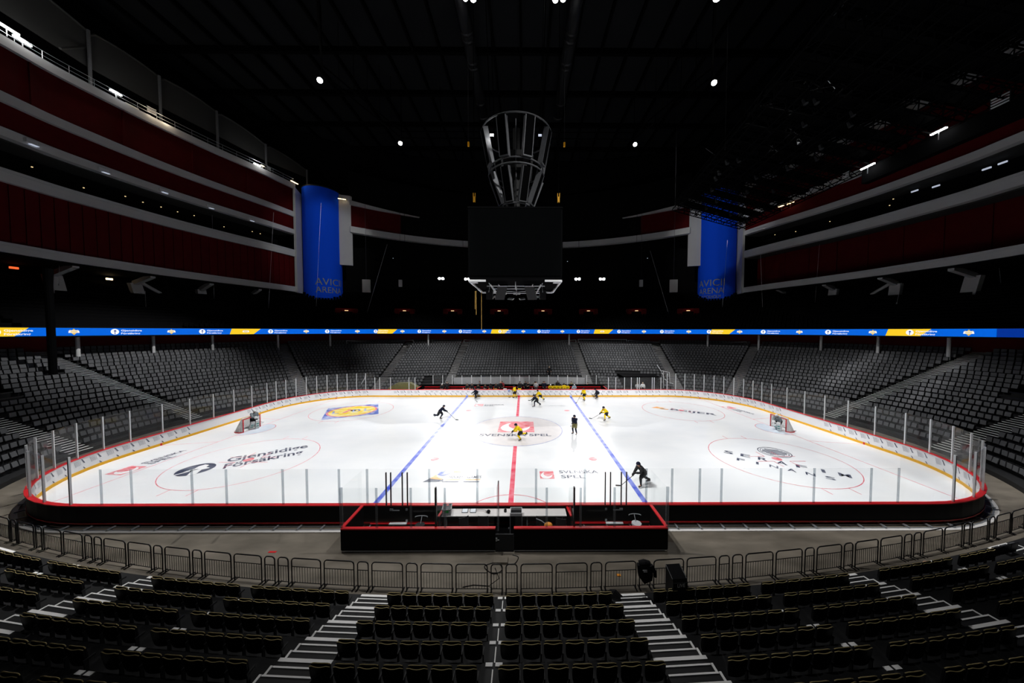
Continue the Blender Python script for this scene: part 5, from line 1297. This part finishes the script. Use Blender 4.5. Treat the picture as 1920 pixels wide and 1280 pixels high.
# ================================================================ GOALS
def goal(sx, label):
    t = thing('goal_net', label, 'goal', (sx*26.05, 0, .005), 0 if sx < 0 else PI)      # opens towards local +x
    for y in (-.94, .94): m = MB(); m.path([(0, y, 0), (0, y, 1.22)], .045, 10); m.build('goal_post', 'net_red', t, True, False)
    m = MB(); m.path([(0, -.98, 1.22), (0, .98, 1.22)], .045, 10); m.build('crossbar', 'net_red', t, True, False)
    base = [(0, -.94, .03)]+[(-.25-.87*math.sin(PI*i/12)**.7, -1.15*math.cos(PI*i/12), .03) for i in range(13)]+[(0, .94, .03)]
    m = MB(); m.path(base, .04, 8); m.build('base_frame', 'net_red', t, True, False)
    m = MB(); m.path([(0, -.94, 1.2), (-.5, -.6, 1.2), (-.58, 0, 1.2), (-.5, .6, 1.2), (0, .94, 1.2)], .025, 6); m.path([(-.57, 0, 1.2), (-1.1, 0, .05)], .025, 6); m.build('top_frame', 'net_white', t, True, False)
    m = MB(); n = 14; lo = [base[0]]+base[1:-1]+[base[-1]]; up = []
    for i, p in enumerate(lo):
        a = PI*i/(len(lo)-1); up.append((-.55*math.sin(a)**.8, -.94*math.cos(a), 1.2))
    k = len(lo)
    for i in range(k):          # netting strings
        m.path([lo[i], up[i]], .012, 3)
        if i < k-1: mid = ((lo[i][0]+lo[i+1][0])/2, (lo[i][1]+lo[i+1][1])/2, .03); mu = ((up[i][0]+up[i+1][0])/2, (up[i][1]+up[i+1][1])/2, 1.2); m.path([mid, mu], .01, 3)
    for j in range(1, 11):
        f = j/11; m.path([Vector(lo[i])*(1-f)+Vector(up[i])*f for i in range(k)], .01, 3)
    for x in (-.15, -.3, -.42): m.path([(x, -.8, 1.2), (x, .8, 1.2)], .01, 3)
    m.build('netting', 'net_white', t, world=False)
    m = MB()
    for i in range(k-1): m.quad(lo[i], lo[i+1], up[i+1], up[i])
    m.build('mesh_cloth', 'netting', t, world=False)
    m = MB(); m.path([(-.05, -.9, .06)]+[(-.2-.82*math.sin(PI*i/12), -1.05*math.cos(PI*i/12), .1) for i in range(1, 12)]+[(-.05, .9, .06)], .09, 6); m.build('bottom_padding', 'net_white', t, True, False)
goal(-1, 'red goal with white net in front of the left end boards')
goal(1, 'red goal with white net in front of the right end boards')

# ================================================================ PEOPLE
def ik(a, b, l1, l2, pole):
    a, b = Vector(a), Vector(b); d = b-a; L = min(d.length, (l1+l2)*.999); d.normalize(); b2 = a+d*L
    x = (l1*l1-l2*l2+L*L)/(2*L); h = math.sqrt(max(0, l1*l1-x*x)); p = Vector(pole); p = (p-d*p.dot(d))
    p = p.normalized() if p.length > 1e-4 else Vector((0, 0, 1))
    return a+d*x+p*h, b2
def skin_body(t, J, mt):
    """one continuous body grown over the joints"""
    V, E, Rr = [], [], []
    def add(p, r, par=None):
        V.append(tuple(p)); Rr.append(r)
        if par is not None: E.append((par, len(V)-1))
        return len(V)-1
    pel = add(J['pel'], .12); wa = add(J['pel']*.55+J['neck']*.45, .12, pel); ch = add(J['pel']*.2+J['neck']*.8, .14, wa); nk = add(J['neck'], .055, ch)
    jaw = add(J['head']-J['hup']*.075+J['hfw']*.02, .068, nk); hd = add(J['head'], .088, jaw); cr = add(J['head']+J['hup']*.085, .07, hd)
    add(J['head']+J['hfw']*.115-J['hup']*.015, .014, hd)                       # nose
    for s in (-1, 1): add(J['head']+J['hrt']*s*.095, .016, hd)                # ears
    for s in 'LR':
        h = add(J['hip'+s], .088, pel); kn = add(J['kn'+s], .058, h); an = add(J['an'+s], .042, kn); add(J['an'+s]+J['toe'+s]*.16-Vector((0, 0, .05)), .036, an)
        sh = add(J['sh'+s], .065, ch); el = add(J['el'+s], .043, sh); add(J['wr'+s], .03, el)
    me = bpy.data.meshes.new('body'); me.from_pydata(V, E, []); me.materials.append(M[mt])
    ob = bpy.data.objects.new('body', me); COL.objects.link(ob); ob.parent = t
    md = ob.modifiers.new('skin', 'SKIN'); md.use_smooth_shade = True
    if not me.skin_vertices: me.skin_vertices.new()
    for i, r in enumerate(Rr): me.skin_vertices[0].data[i].radius = (r, r)
    me.skin_vertices[0].data[0].use_root = True
    ob.modifiers.new('smooth', 'SUBSURF').levels = 1; ob.modifiers['smooth'].render_levels = 1
    m = MB()
    for s in (-1, 1): m.ball(tuple(J['head']+J['hrt']*s*.035+J['hfw']*.083+J['hup']*.012), .014, 6, 4)
    m.ball(tuple(J['head']+J['hfw']*.08-J['hup']*.055), .02, 6, 4, sc=(1.3, .6, .4)); m.build('eyes_and_mouth', 'hair', t, world=False)
def hand_geo(m, wr, el, k=1.0, side=1):
    f = (wr-el).normalized(); d = Vector((0, 0, -1)); d = (d-f*d.dot(f)); d = d.normalized() if d.length > .1 else Vector((0, 1, 0)); s = f.cross(d)*side
    c = wr+f*.05*k; m.path([wr-f*.015, wr+f*.03*k, wr+f*.085*k], [.034*k, .046*k, .04*k], 8, flat=(1, 1))
    for i, ln in enumerate((.9, 1.05, 1.0, .8)):
        o = c+f*.04*k+s*((i-1.5)*.021*k); m.path([o, o+f*.035*k*ln+d*.008*k, o+f*.04*k*ln+d*.04*k, o+f*.012*k+d*.055*k], [.012*k, .0115*k, .0105*k, .009*k], 5)
    o = c-f*.02*k-s*.035*k; m.path([o, o-s*.02*k+f*.03*k+d*.012*k, o-s*.008*k+f*.055*k+d*.035*k], [.014*k, .013*k, .01*k], 5)
def torso_rings(J, ws, ds, fs, n=10):
    up = (J['neck']-J['pel']).normalized(); rt = Vector((1, 0, 0)); fw = up.cross(rt)*-1; rings = []
    L = (J['neck']-J['pel']).length
    for f, w_, d_ in zip(fs, ws, ds):
        c = J['pel']+up*(L*f); rings.append([c+rt*(w_*math.cos(2*PI*i/n))+fw*(d_*math.sin(2*PI*i/n)) for i in range(n)])
    return rings
POSES = {   # hip height and forward shift, lean, feet, hands, head pitch
    'glide': (.80, -.12, .80, (-.2, .1, 0), (.2, -.3, 0)), 'crouch': (.74, -.2, .95, (-.22, .12, 0), (.22, -.05, 0)), 'stand': (.96, 0, .18, (-.2, .05, 0), (.2, 0, 0)),
    'stride': (.84, -.02, .8, (-.07, .02, 0), (.15, -.6, .42)), 'lunge': (.76, -.05, .75, (-.25, .35, 0), (.2, -.6, .02)), 'easy': (.92, -.03, .35, (-.17, .12, 0), (.2, -.12, 0)),
    'sit': (.58, -.1, .22, (-.14, .36, 0), (.14, .36, 0)), 'sitlean': (.58, -.12, .6, (-.16, .34, 0), (.16, .34, 0)), 'upright': (.98, 0, .04, (-.12, .03, 0), (.12, 0, 0)), 'lean': (.95, -.05, .3, (-.13, .08, 0), (.13, -.05, 0))}
def person(name, label, pos, face, pose, fit, blade=None, flip=False, group=None, scale=1.0):
    """face: direction in degrees from +x; blade: world point of the stick blade on the ice"""
    rz = math.radians(face)-PI/2; t = thing(name, label, 'person', pos, rz, group); t.scale = (scale,)*3
    hz, hy, lean, fl, fr = POSES[pose]; skates = fit.get('skates'); up = .085 if skates else 0
    if flip: fl, fr = (-fr[0], fr[1], fr[2]), (-fl[0], fl[1], fl[2])
    J = {'pel': Vector((0, hy, hz+up))}; dv = Vector((0, math.sin(lean), math.cos(lean))); J['neck'] = J['pel']+dv*.53
    hl = lean*.35; J['hup'] = Vector((0, math.sin(hl), math.cos(hl))); J['hfw'] = Vector((0, math.cos(hl), -math.sin(hl))); J['hrt'] = Vector((1, 0, 0))
    J['head'] = J['neck']+J['hup']*.17+J['hfw']*.03
    for s, x, f in (('L', -1, fl), ('R', 1, fr)):
        J['hip'+s] = J['pel']+Vector((x*.1, 0, -.03)); an = Vector((f[0], f[1], f[2]+.09+up)); kn, an = ik(J['hip'+s], an, .45, .44, (x*.15, 1, .1)); J['kn'+s], J['an'+s] = kn, an
        J['toe'+s] = Vector((x*.2, .98, -.1 if f[2] < .1 else -.7)).normalized(); J['sh'+s] = J['pel']+dv*.46+Vector((x*.2, 0, 0))
    c, s_ = math.cos(-rz), math.sin(-rz)
    tl = lambda p: Vector(((p[0]-pos[0])*c-(p[1]-pos[1])*s_, (p[0]-pos[0])*s_+(p[1]-pos[1])*c, p[2]-pos[2]))
    if blade is not None:
        B = tl(blade); sd = 1 if B.x < 0 else -1; T = 'R' if sd > 0 else 'L'; O = 'L' if sd > 0 else 'R'
        top = J['sh'+T]+Vector((-sd*.12, .34, -.30)); low = top+(B-top)*.26
        if (low-J['sh'+O]).length > .54: low = J['sh'+O]+(low-J['sh'+O]).normalized()*.54
        hands = {T: top, O: low}
    elif 'sit' in pose: hands = {'L': J['knL']+Vector((.04, -.05, .1)), 'R': J['knR']+Vector((-.04, -.05, .1))}
    elif pose == 'lean': hands = {'L': J['neck']+Vector((-.16, .35, -.25)), 'R': J['neck']+Vector((.12, .36, -.28))}
    else: hands = {'L': J['shL']+Vector((-.08, .08, -.5)), 'R': J['shR']+Vector((.08, .16, -.47))}
    for s, x in (('L', -1), ('R', 1)): J['el'+s], J['wr'+s] = ik(J['sh'+s], hands[s], .29, .27, (x*.7, -.6, -.4))
    skin_body(t, J, 'skin')
    bulk = fit.get('bulk', 1.0)
    m = MB(); m.loft(torso_rings(J, [.19*bulk, .205*bulk, .2*bulk, .2*bulk, .205*bulk, .17*bulk, .11*bulk, .065], [.14*bulk, .15*bulk, .14*bulk, .145*bulk, .14*bulk, .115*bulk, .085*bulk, .065], [-.06, .12, .4, .68, .82, .93, 1.0, 1.06], 14))
    for s in 'LR': m.ball(tuple(J['sh'+s]), .098*bulk, 10, 6); m.path([J['sh'+s]+(J['neck']-J['sh'+s])*.3, J['sh'+s], J['el'+s], J['el'+s]+(J['wr'+s]-J['el'+s])*.9], [.08*bulk, .094*bulk, .078*bulk, .062*bulk], 8)
    top = m.build(fit.get('top_name', 'jersey'), fit['top'], t, True, False)
    m = MB(); m.path([J['pel']+dv*.08, J['pel']-Vector((0, 0, .06))], [.175*bulk, .17*bulk], 10, flat=(1, .85))
    e = .85 if skates else .97
    for s in 'LR':
        a = J['hip'+s]; k = J['kn'+s]
        if skates: m.path([a+Vector((0, 0, .03)), a+(k-a)*.5, a+(k-a)*.92], [.135*bulk, .128*bulk, .11*bulk], 8)
        else: m.path([a+Vector((0, 0, .03)), a+(k-a)*.5, k, k+(J['an'+s]-k)*.5, J['an'+s]], [.115, .1, .08, .07, .062], 8)
    m.build('shorts' if skates else 'trousers', fit['low'], t, True, False)
    for s in 'LR':
        k, a = J['kn'+s], J['an'+s]
        if skates:
            if fit.get('pads'):
                dd = (k-a).normalized(); fwd = Vector((0, 1, 0)); fwd = (fwd-dd*fwd.dot(dd)).normalized(); sdv = dd.cross(fwd)
                m = MB(); mid = (k+a)/2+fwd*.07+dd*.06; m.obox(mid, sdv*.145, fwd*.075, dd*.37); m.obox(a+fwd*.11-dd*.02, sdv*.13, fwd*.1, dd*.07); pd = m.build('leg_pad', 'pad_white', t, False, False)
                m = MB(); m.obox(mid+fwd*.078+dd*.05, sdv*.1, fwd*.006, dd*.05); m.obox(mid+fwd*.078-dd*.18, sdv*.1, fwd*.006, dd*.04); m.build('pad_stripe', 'pad_green', pd, False, False)
            m = MB(); m.path([k+(J['hip'+s]-k)*.1, k, k+(a-k)*.4, a], [.09, .088, .082, .055], 8); m.build('sock', fit.get('sock', fit['top']), t, True, False)
            tv = J['toe'+s]; m = MB(); m.path([a+Vector((0, 0, .06)), a, a-Vector((0, 0, .05))+tv*.02], [.055, .06, .05], 8); m.path([a-tv*.06-Vector((0, 0, .05)), a+tv*.1-Vector((0, 0, .05)), a+tv*.2-Vector((0, 0, .06))], [.045, .045, .035], 8)
            sk = m.build('skate', 'pad_white' if fit.get('pads') else 'black_paint', t, True, False)
            m = MB(); sdv = tv.cross(Vector((0, 0, 1))).normalized(); up_ = sdv.cross(tv); m.obox(a+tv*.07-up_*.13, tv*.15, sdv*.004, up_*.02); m.obox(a+tv*.07-up_*.105, tv*.1, sdv*.012, up_*.018); m.build('skate_blade', 'steel', sk, False, False)
        else:
            tv = J['toe'+s]; m = MB(); m.path([a-tv*.05-Vector((0, 0, .045)), a+tv*.08-Vector((0, 0, .045)), a+tv*.19-Vector((0, 0, .055))], [.045, .045, .03], 8); m.build('shoe', 'black_paint', t, True, False)
        x = -1 if s == 'L' else 1; m = MB()
        if fit.get('pads') and s == 'L': m.obox(J['wr'+s]+Vector((0, .08, 0)), (.11, 0, 0), (0, .03, 0), (0, 0, .17)); hand_geo(m, J['wr'+s], J['el'+s], 1.4, x); m.build('blocker', 'pad_white', t, False, False)
        elif fit.get('pads'): hand_geo(m, J['wr'+s], J['el'+s], 1.8, x); m.ball(tuple(J['wr'+s]+Vector((0, .08, -.03))), .13, 10, 6, sc=(1, .6, 1)); m.build('catching_glove', 'pad_white', t, True, False)
        elif skates: hand_geo(m, J['wr'+s], J['el'+s], 1.45, x); m.build('glove', fit.get('glove', 'black_paint'), t, True, False)
        else: hand_geo(m, J['wr'+s], J['el'+s], 1.0, x); m.build('hand', 'skin', t, True, False)
    rot = Matrix((J['hrt'], J['hfw'], J['hup'])).transposed().to_4x4(); rot.translation = J['head']
    hd = fit.get('head', 'hair')
    m = MB()
    if skates or fit.get('helmet'):
        m.ball((0, -.005, .03), .125, 12, 6, sc=(.95, 1.1, 1), z0=-.25, z1=1); m.obox((0, -.09, -.02), (.09, 0, 0), (0, .03, 0), (0, 0, .05)); m.xf(rot); h = m.build('helmet', fit.get('helmet', 'navy'), t, True, False)
        m = MB()
        if fit.get('pads'):
            for i in range(-2, 3): m.path([(i*.035, .12, .06), (i*.04, .14, -.02), (i*.03, .11, -.12)], .006, 4)
            m.xf(rot); m.build('face_cage', 'steel', h, False, False)
        else: m.obox((0, .125, .01), (.09, 0, 0), (0, .004, .01), (0, -.01, .04)); m.xf(rot); m.build('visor', 'glass', h, False, False)
    else:
        m.ball((0, -.02, .025), .108, 10, 6, sc=(.92, 1.08, 1.05), z0=-.2, z1=1)
        if fit.get('cap'): m.obox((0, .13, .045), (.07, 0, 0), (0, .06, -.015), (0, .002, .006))
        m.xf(rot); m.build('cap' if fit.get('cap') else 'hair', hd, t, True, False)
    if blade is not None:
        w2 = Matrix.Translation(pos) @ Matrix.Rotation(rz, 4, 'Z'); H = w2 @ top_pt(J, hands, blade, tl); Bw = Vector(blade); k = 'goalkeeper stick' if fit.get('pads') else 'hockey stick'
        st = thing('hockey_stick', 'dark %s held by the %s' % (k, fit['who']), 'stick', tuple(Bw), 0, 'hockey sticks')
        d = (H-Bw).normalized(); m = MB(); m.path([Bw, H+d*.12], .018, 6); m.build('shaft', 'pad_white' if fit.get('pads') else 'stick', st)
        f2 = Vector((Bw.x-H.x, Bw.y-H.y, 0)); f2 = f2.normalized() if f2.length > .1 else Vector((1, 0, 0)); s2 = Vector((-f2.y, f2.x, 0)); m = MB()
        m.obox(Bw+f2*.13+Vector((0, 0, .04)), f2*.16, s2*.01, Vector((0, 0, .038)))
        if fit.get('pads'): m.obox(Bw+d*.35, d*.33, s2*.012, f2.cross(s2)*.05+f2*.03)
        m.build('blade', 'pad_white' if fit.get('pads') else 'stick', st)
    return t
def top_pt(J, hands, blade, tl):
    B = tl(blade); return hands['R' if B.x < 0 else 'L']
dk = lambda who, **k: dict(top='navy', low='charcoal', sock='navy', helmet='navy', skates=1, bulk=1.12, who=who, **k)
yl = lambda who, **k: dict(top='yellow', low='charcoal', sock='yellow', helmet='navy', skates=1, bulk=1.12, who=who, **k)
Z = lambda u, v: tuple(at_z(u, v, .0))
P = lambda u, v: (at_z(u, v, 0).x, at_z(u, v, 0).y, .004)
person('hockey_player', 'player in black leaning forward by the far boards on the left', P(893, 746), 200, 'crouch', dk('player in black by the far left boards'), Z(894, 753))
person('hockey_player', 'player in yellow with back turned by the far boards left of the red line', P(966, 746), 150, 'easy', yl('yellow player left of the red line'), Z(957, 745))
person('hockey_player', 'player in yellow behind the black player just right of the red line', P(1013, 751), 190, 'lunge', yl('yellow player right of the red line'), Z(994, 751))
person('hockey_player', 'player in black pushing left in front of a yellow player near the far logo', P(1006, 761), 195, 'lunge', dk('black player near the far logo'), Z(998, 762))
person('hockey_player', 'player in yellow standing on the far end of the right blue line', P(1096, 751), 215, 'easy', yl('yellow player at the right blue line'), Z(1081, 755))
person('hockey_player', 'player in black crouching along the far boards on the right', P(1120, 747), 170, 'crouch', dk('black player by the far right boards'))
person('hockey_player', 'player in black skating right towards the left blue line', P(825, 786), 5, 'stride', dk('black player at the left blue line'), Z(855, 787))
person('hockey_player', 'player in yellow reaching left with the stick beside the right blue line', P(1137, 787), 200, 'lunge', yl('yellow player beside the right blue line'), Z(1109, 785))
person('hockey_player', 'player in black standing upright right of the centre circle', P(1078, 814), 230, 'stand', dict(dk('upright black player'), low='olive'), Z(1070, 800), scale=1.0)
person('hockey_player', 'player in yellow striding left across the centre circle', P(976, 826), 195, 'stride', yl('yellow player in the centre circle'), Z(953, 817))
person('hockey_player', 'player in dark grey skating left across the near right blue line', P(1206, 909), 195, 'lunge', dict(dk('player at the near right blue line'), top='charcoal', sock='charcoal'), Z(1163, 911))
gk = dict(top='grey_cloth', low='charcoal', sock='pad_white', helmet='pad_white', skates=1, pads=1, bulk=1.3)
person('goalkeeper', 'goalkeeper in grey with white pads before the left goal', P(476, 803), -25, 'easy', dict(gk, who='left goalkeeper'), Z(494, 792), scale=1.05)
person('goalkeeper', 'goalkeeper in grey with white pads before the right goal', P(1459, 806), 205, 'glide', dict(gk, who='right goalkeeper'), Z(1487, 808), scale=1.05)
def on_bench(u, y, z, pose, face, label, **fit):
    x = at_y(u, 722, y).x; f = dict(top='charcoal', low='charcoal', top_name='jacket', who='x'); f.update(fit)
    n = 'hockey_player' if fit.get('top') == 'yellow' else 'person'
    return person(n, label, (x, y, z), face, pose, f, None, False, "people at the far benches")
FB, ZS = -90, .48      # facing the ice; hips of the seated rest on the bench
for a in ((829, 'sit', 'white capped person in black sitting at the left end of the far bench', dict(cap=1, head='pad_white')), (876, 'sit', 'first person in black from the left, seated left of the stairs gap', {}), (885, 'sit', 'second seated person in black on the left half of the bench', {}),
          (897, 'sitlean', 'seated person in black with pale blue sleeve on the left half', dict(low='denim')), (910, 'sitlean', 'broad seated person in black bending forward on the left half', {}), (920, 'sit', 'seated person in black before a bench post, left half', dict(cap=1, head='charcoal')), (930, 'sit', 'seated person with yellow bib left of the standing pair', dict(low='yellow')),
          (1032, 'sitlean', 'leftmost of the yellow players seated on the bench', dict(top='yellow', helmet='pad_white')), (1040, 'sitlean', 'second yellow player from the left on the bench', dict(top='yellow', helmet='denim')), (1047, 'sitlean', 'third yellow player from the left on the bench', dict(top='yellow', helmet='navy')), (1053, 'sitlean', 'fourth yellow player from the left on the bench', dict(top='yellow', helmet='denim')),
          (1057.5, 'sit', 'fifth yellow player, sitting upright on the bench', dict(top='yellow', helmet='navy')), (1063.5, 'sitlean', 'rightmost of the yellow players on the bench', dict(top='yellow', helmet='denim')), (1076.5, 'sitlean', 'seated person in pale blue with white cap right of the yellow players', dict(top='light_blue', cap=1, head='pad_white'))):
    on_bench(a[0], 16.82, .28, a[1], FB, a[2], **a[3])
for a in ((838, 16.1, .28, 'upright', 95, 'person in black standing with back turned near the bench left end', {}), (938, 16.2, .28, 'upright', -60, 'bald person in black standing left of the grey glass panel', dict(head='skin')), (941.5, 16.6, .28, 'upright', -100, 'person in dark red top standing behind the bald one', dict(top='red_cloth')),
          (975, 16.2, .28, 'upright', -110, 'person in black with folded arms standing right of the red line', dict(cap=1, head='navy')), (985, 16.5, .28, 'upright', -70, 'person in black standing left of the stout coach', {}), (990, 16.1, .28, 'lean', -95, 'stout coach in black leaning over the boards', dict(bulk=1.2)), (1005, 16.1, .28, 'upright', 80, 'person in pale hoodie and grey trousers standing at the bench', dict(top='crate_grey', low='denim')),
          (1021, 16.4, .28, 'upright', -80, 'person in black standing left of the yellow players', dict(top='navy')), (1045.5, 17.0, .28, 'upright', -90, 'person in black standing behind the yellow players', dict(cap=1, head='charcoal')), (1003, 18.2, -.05, 'upright', -90, 'person in olive jacket behind the glass near the middle', dict(top='olive', helmet='charcoal')), (1071, 18.3, -.05, 'upright', -85, 'person in olive jacket behind the glass right of the yellow players', dict(top='olive', low='charcoal')),
          (1019, 18.3, -.05, 'upright', 100, 'person in dark green behind the glass left of the yellow players', dict(top='charcoal')), (1102, 18.2, .2, 'sit', -150, 'person in black seated behind the glass near the right bench end', dict(head='hair')), (901, 19.0, -.05, 'lean', 200, 'person in grey climbing behind the glass on the left half', dict(top='denim')),
          (1194.5, 17.2, -.05, 'upright', -70, 'pale dressed person left one behind the right corner glass', dict(top='crate_grey', head='hair_blond')), (1205, 17.4, -.05, 'upright', -100, 'white dressed person right one behind the right corner glass', dict(top='pad_white', head='hair_blond', low='charcoal'))):
    on_bench(a[0], a[1], a[2], a[3], a[4], a[5], **a[6])
p = at_y(1030, 703, 23.4); person('person', 'blond person in black standing alone among the far seats', (p.x, 23.5, Z0+RISE*4+.02), -90, 'upright', dict(top='charcoal', low='charcoal', head='hair_blond', top_name='jacket', who='x'))
# small things along the far boards
for i, (u, mt) in enumerate(((869, 'pad_white'), (881, 'pad_white'), (890, 'table_white'), (908, 'crate_grey'), (917, 'orange'), (926, 'orange'), (878, 'orange'), (998, 'pad_white'), (1072, 'pad_white'), (1076, 'pad_white'))):
    x = at_y(u, 729, 15.25).x; t = thing('water_bottle', '%s bottle on the far boards, %s from the left' % ({'pad_white': 'white', 'table_white': 'white', 'crate_grey': 'grey', 'orange': 'orange'}[mt], ordinal(1+sorted((869, 881, 890, 908, 917, 926, 878, 998, 1072, 1076)).index(u))), 'bottle', (x, 15.14, 1.07), 0, 'bottles on the far boards')
    m = MB(); m.path([(0, 0, 0), (0, 0, .19), (0, 0, .22)], [.045, .045, .025], 8); m.build('bottle_body', mt, t, True, False); m = MB(); m.path([(0, 0, .22), (0, 0, .27)], [.02, .012], 6); m.build('cap', 'black_paint', t, world=False)
for u, mt, lab in ((947, 'pad_white', 'white tactics board lying on the far boards'), (974, 'yellow', 'yellow folder lying on the far boards right of the red line')):
    x = at_y(u, 728, 15.3).x; m = MB(); m.obox((x, 15.2, 1.12), (.25, 0, 0), (0, .1, .045), (0, -.006, .012)); tag(m.build('tactics_board', mt), lab, 'board')
x = at_y(954, 731, 14.9).x; m = MB(); m.loft([[(x-.16, 14.9, 1.1), (x+.18, 14.9, 1.1), (x+.18, 14.99, 1.1), (x-.16, 14.99, 1.1)], [(x-.13, 14.86, .75), (x+.13, 14.86, .75), (x+.13, 14.97, .75), (x-.13, 14.97, .75)]]); tag(m.build('towel', 'print_blue'), 'blue towel hanging over the far boards left of the red line', 'towel')
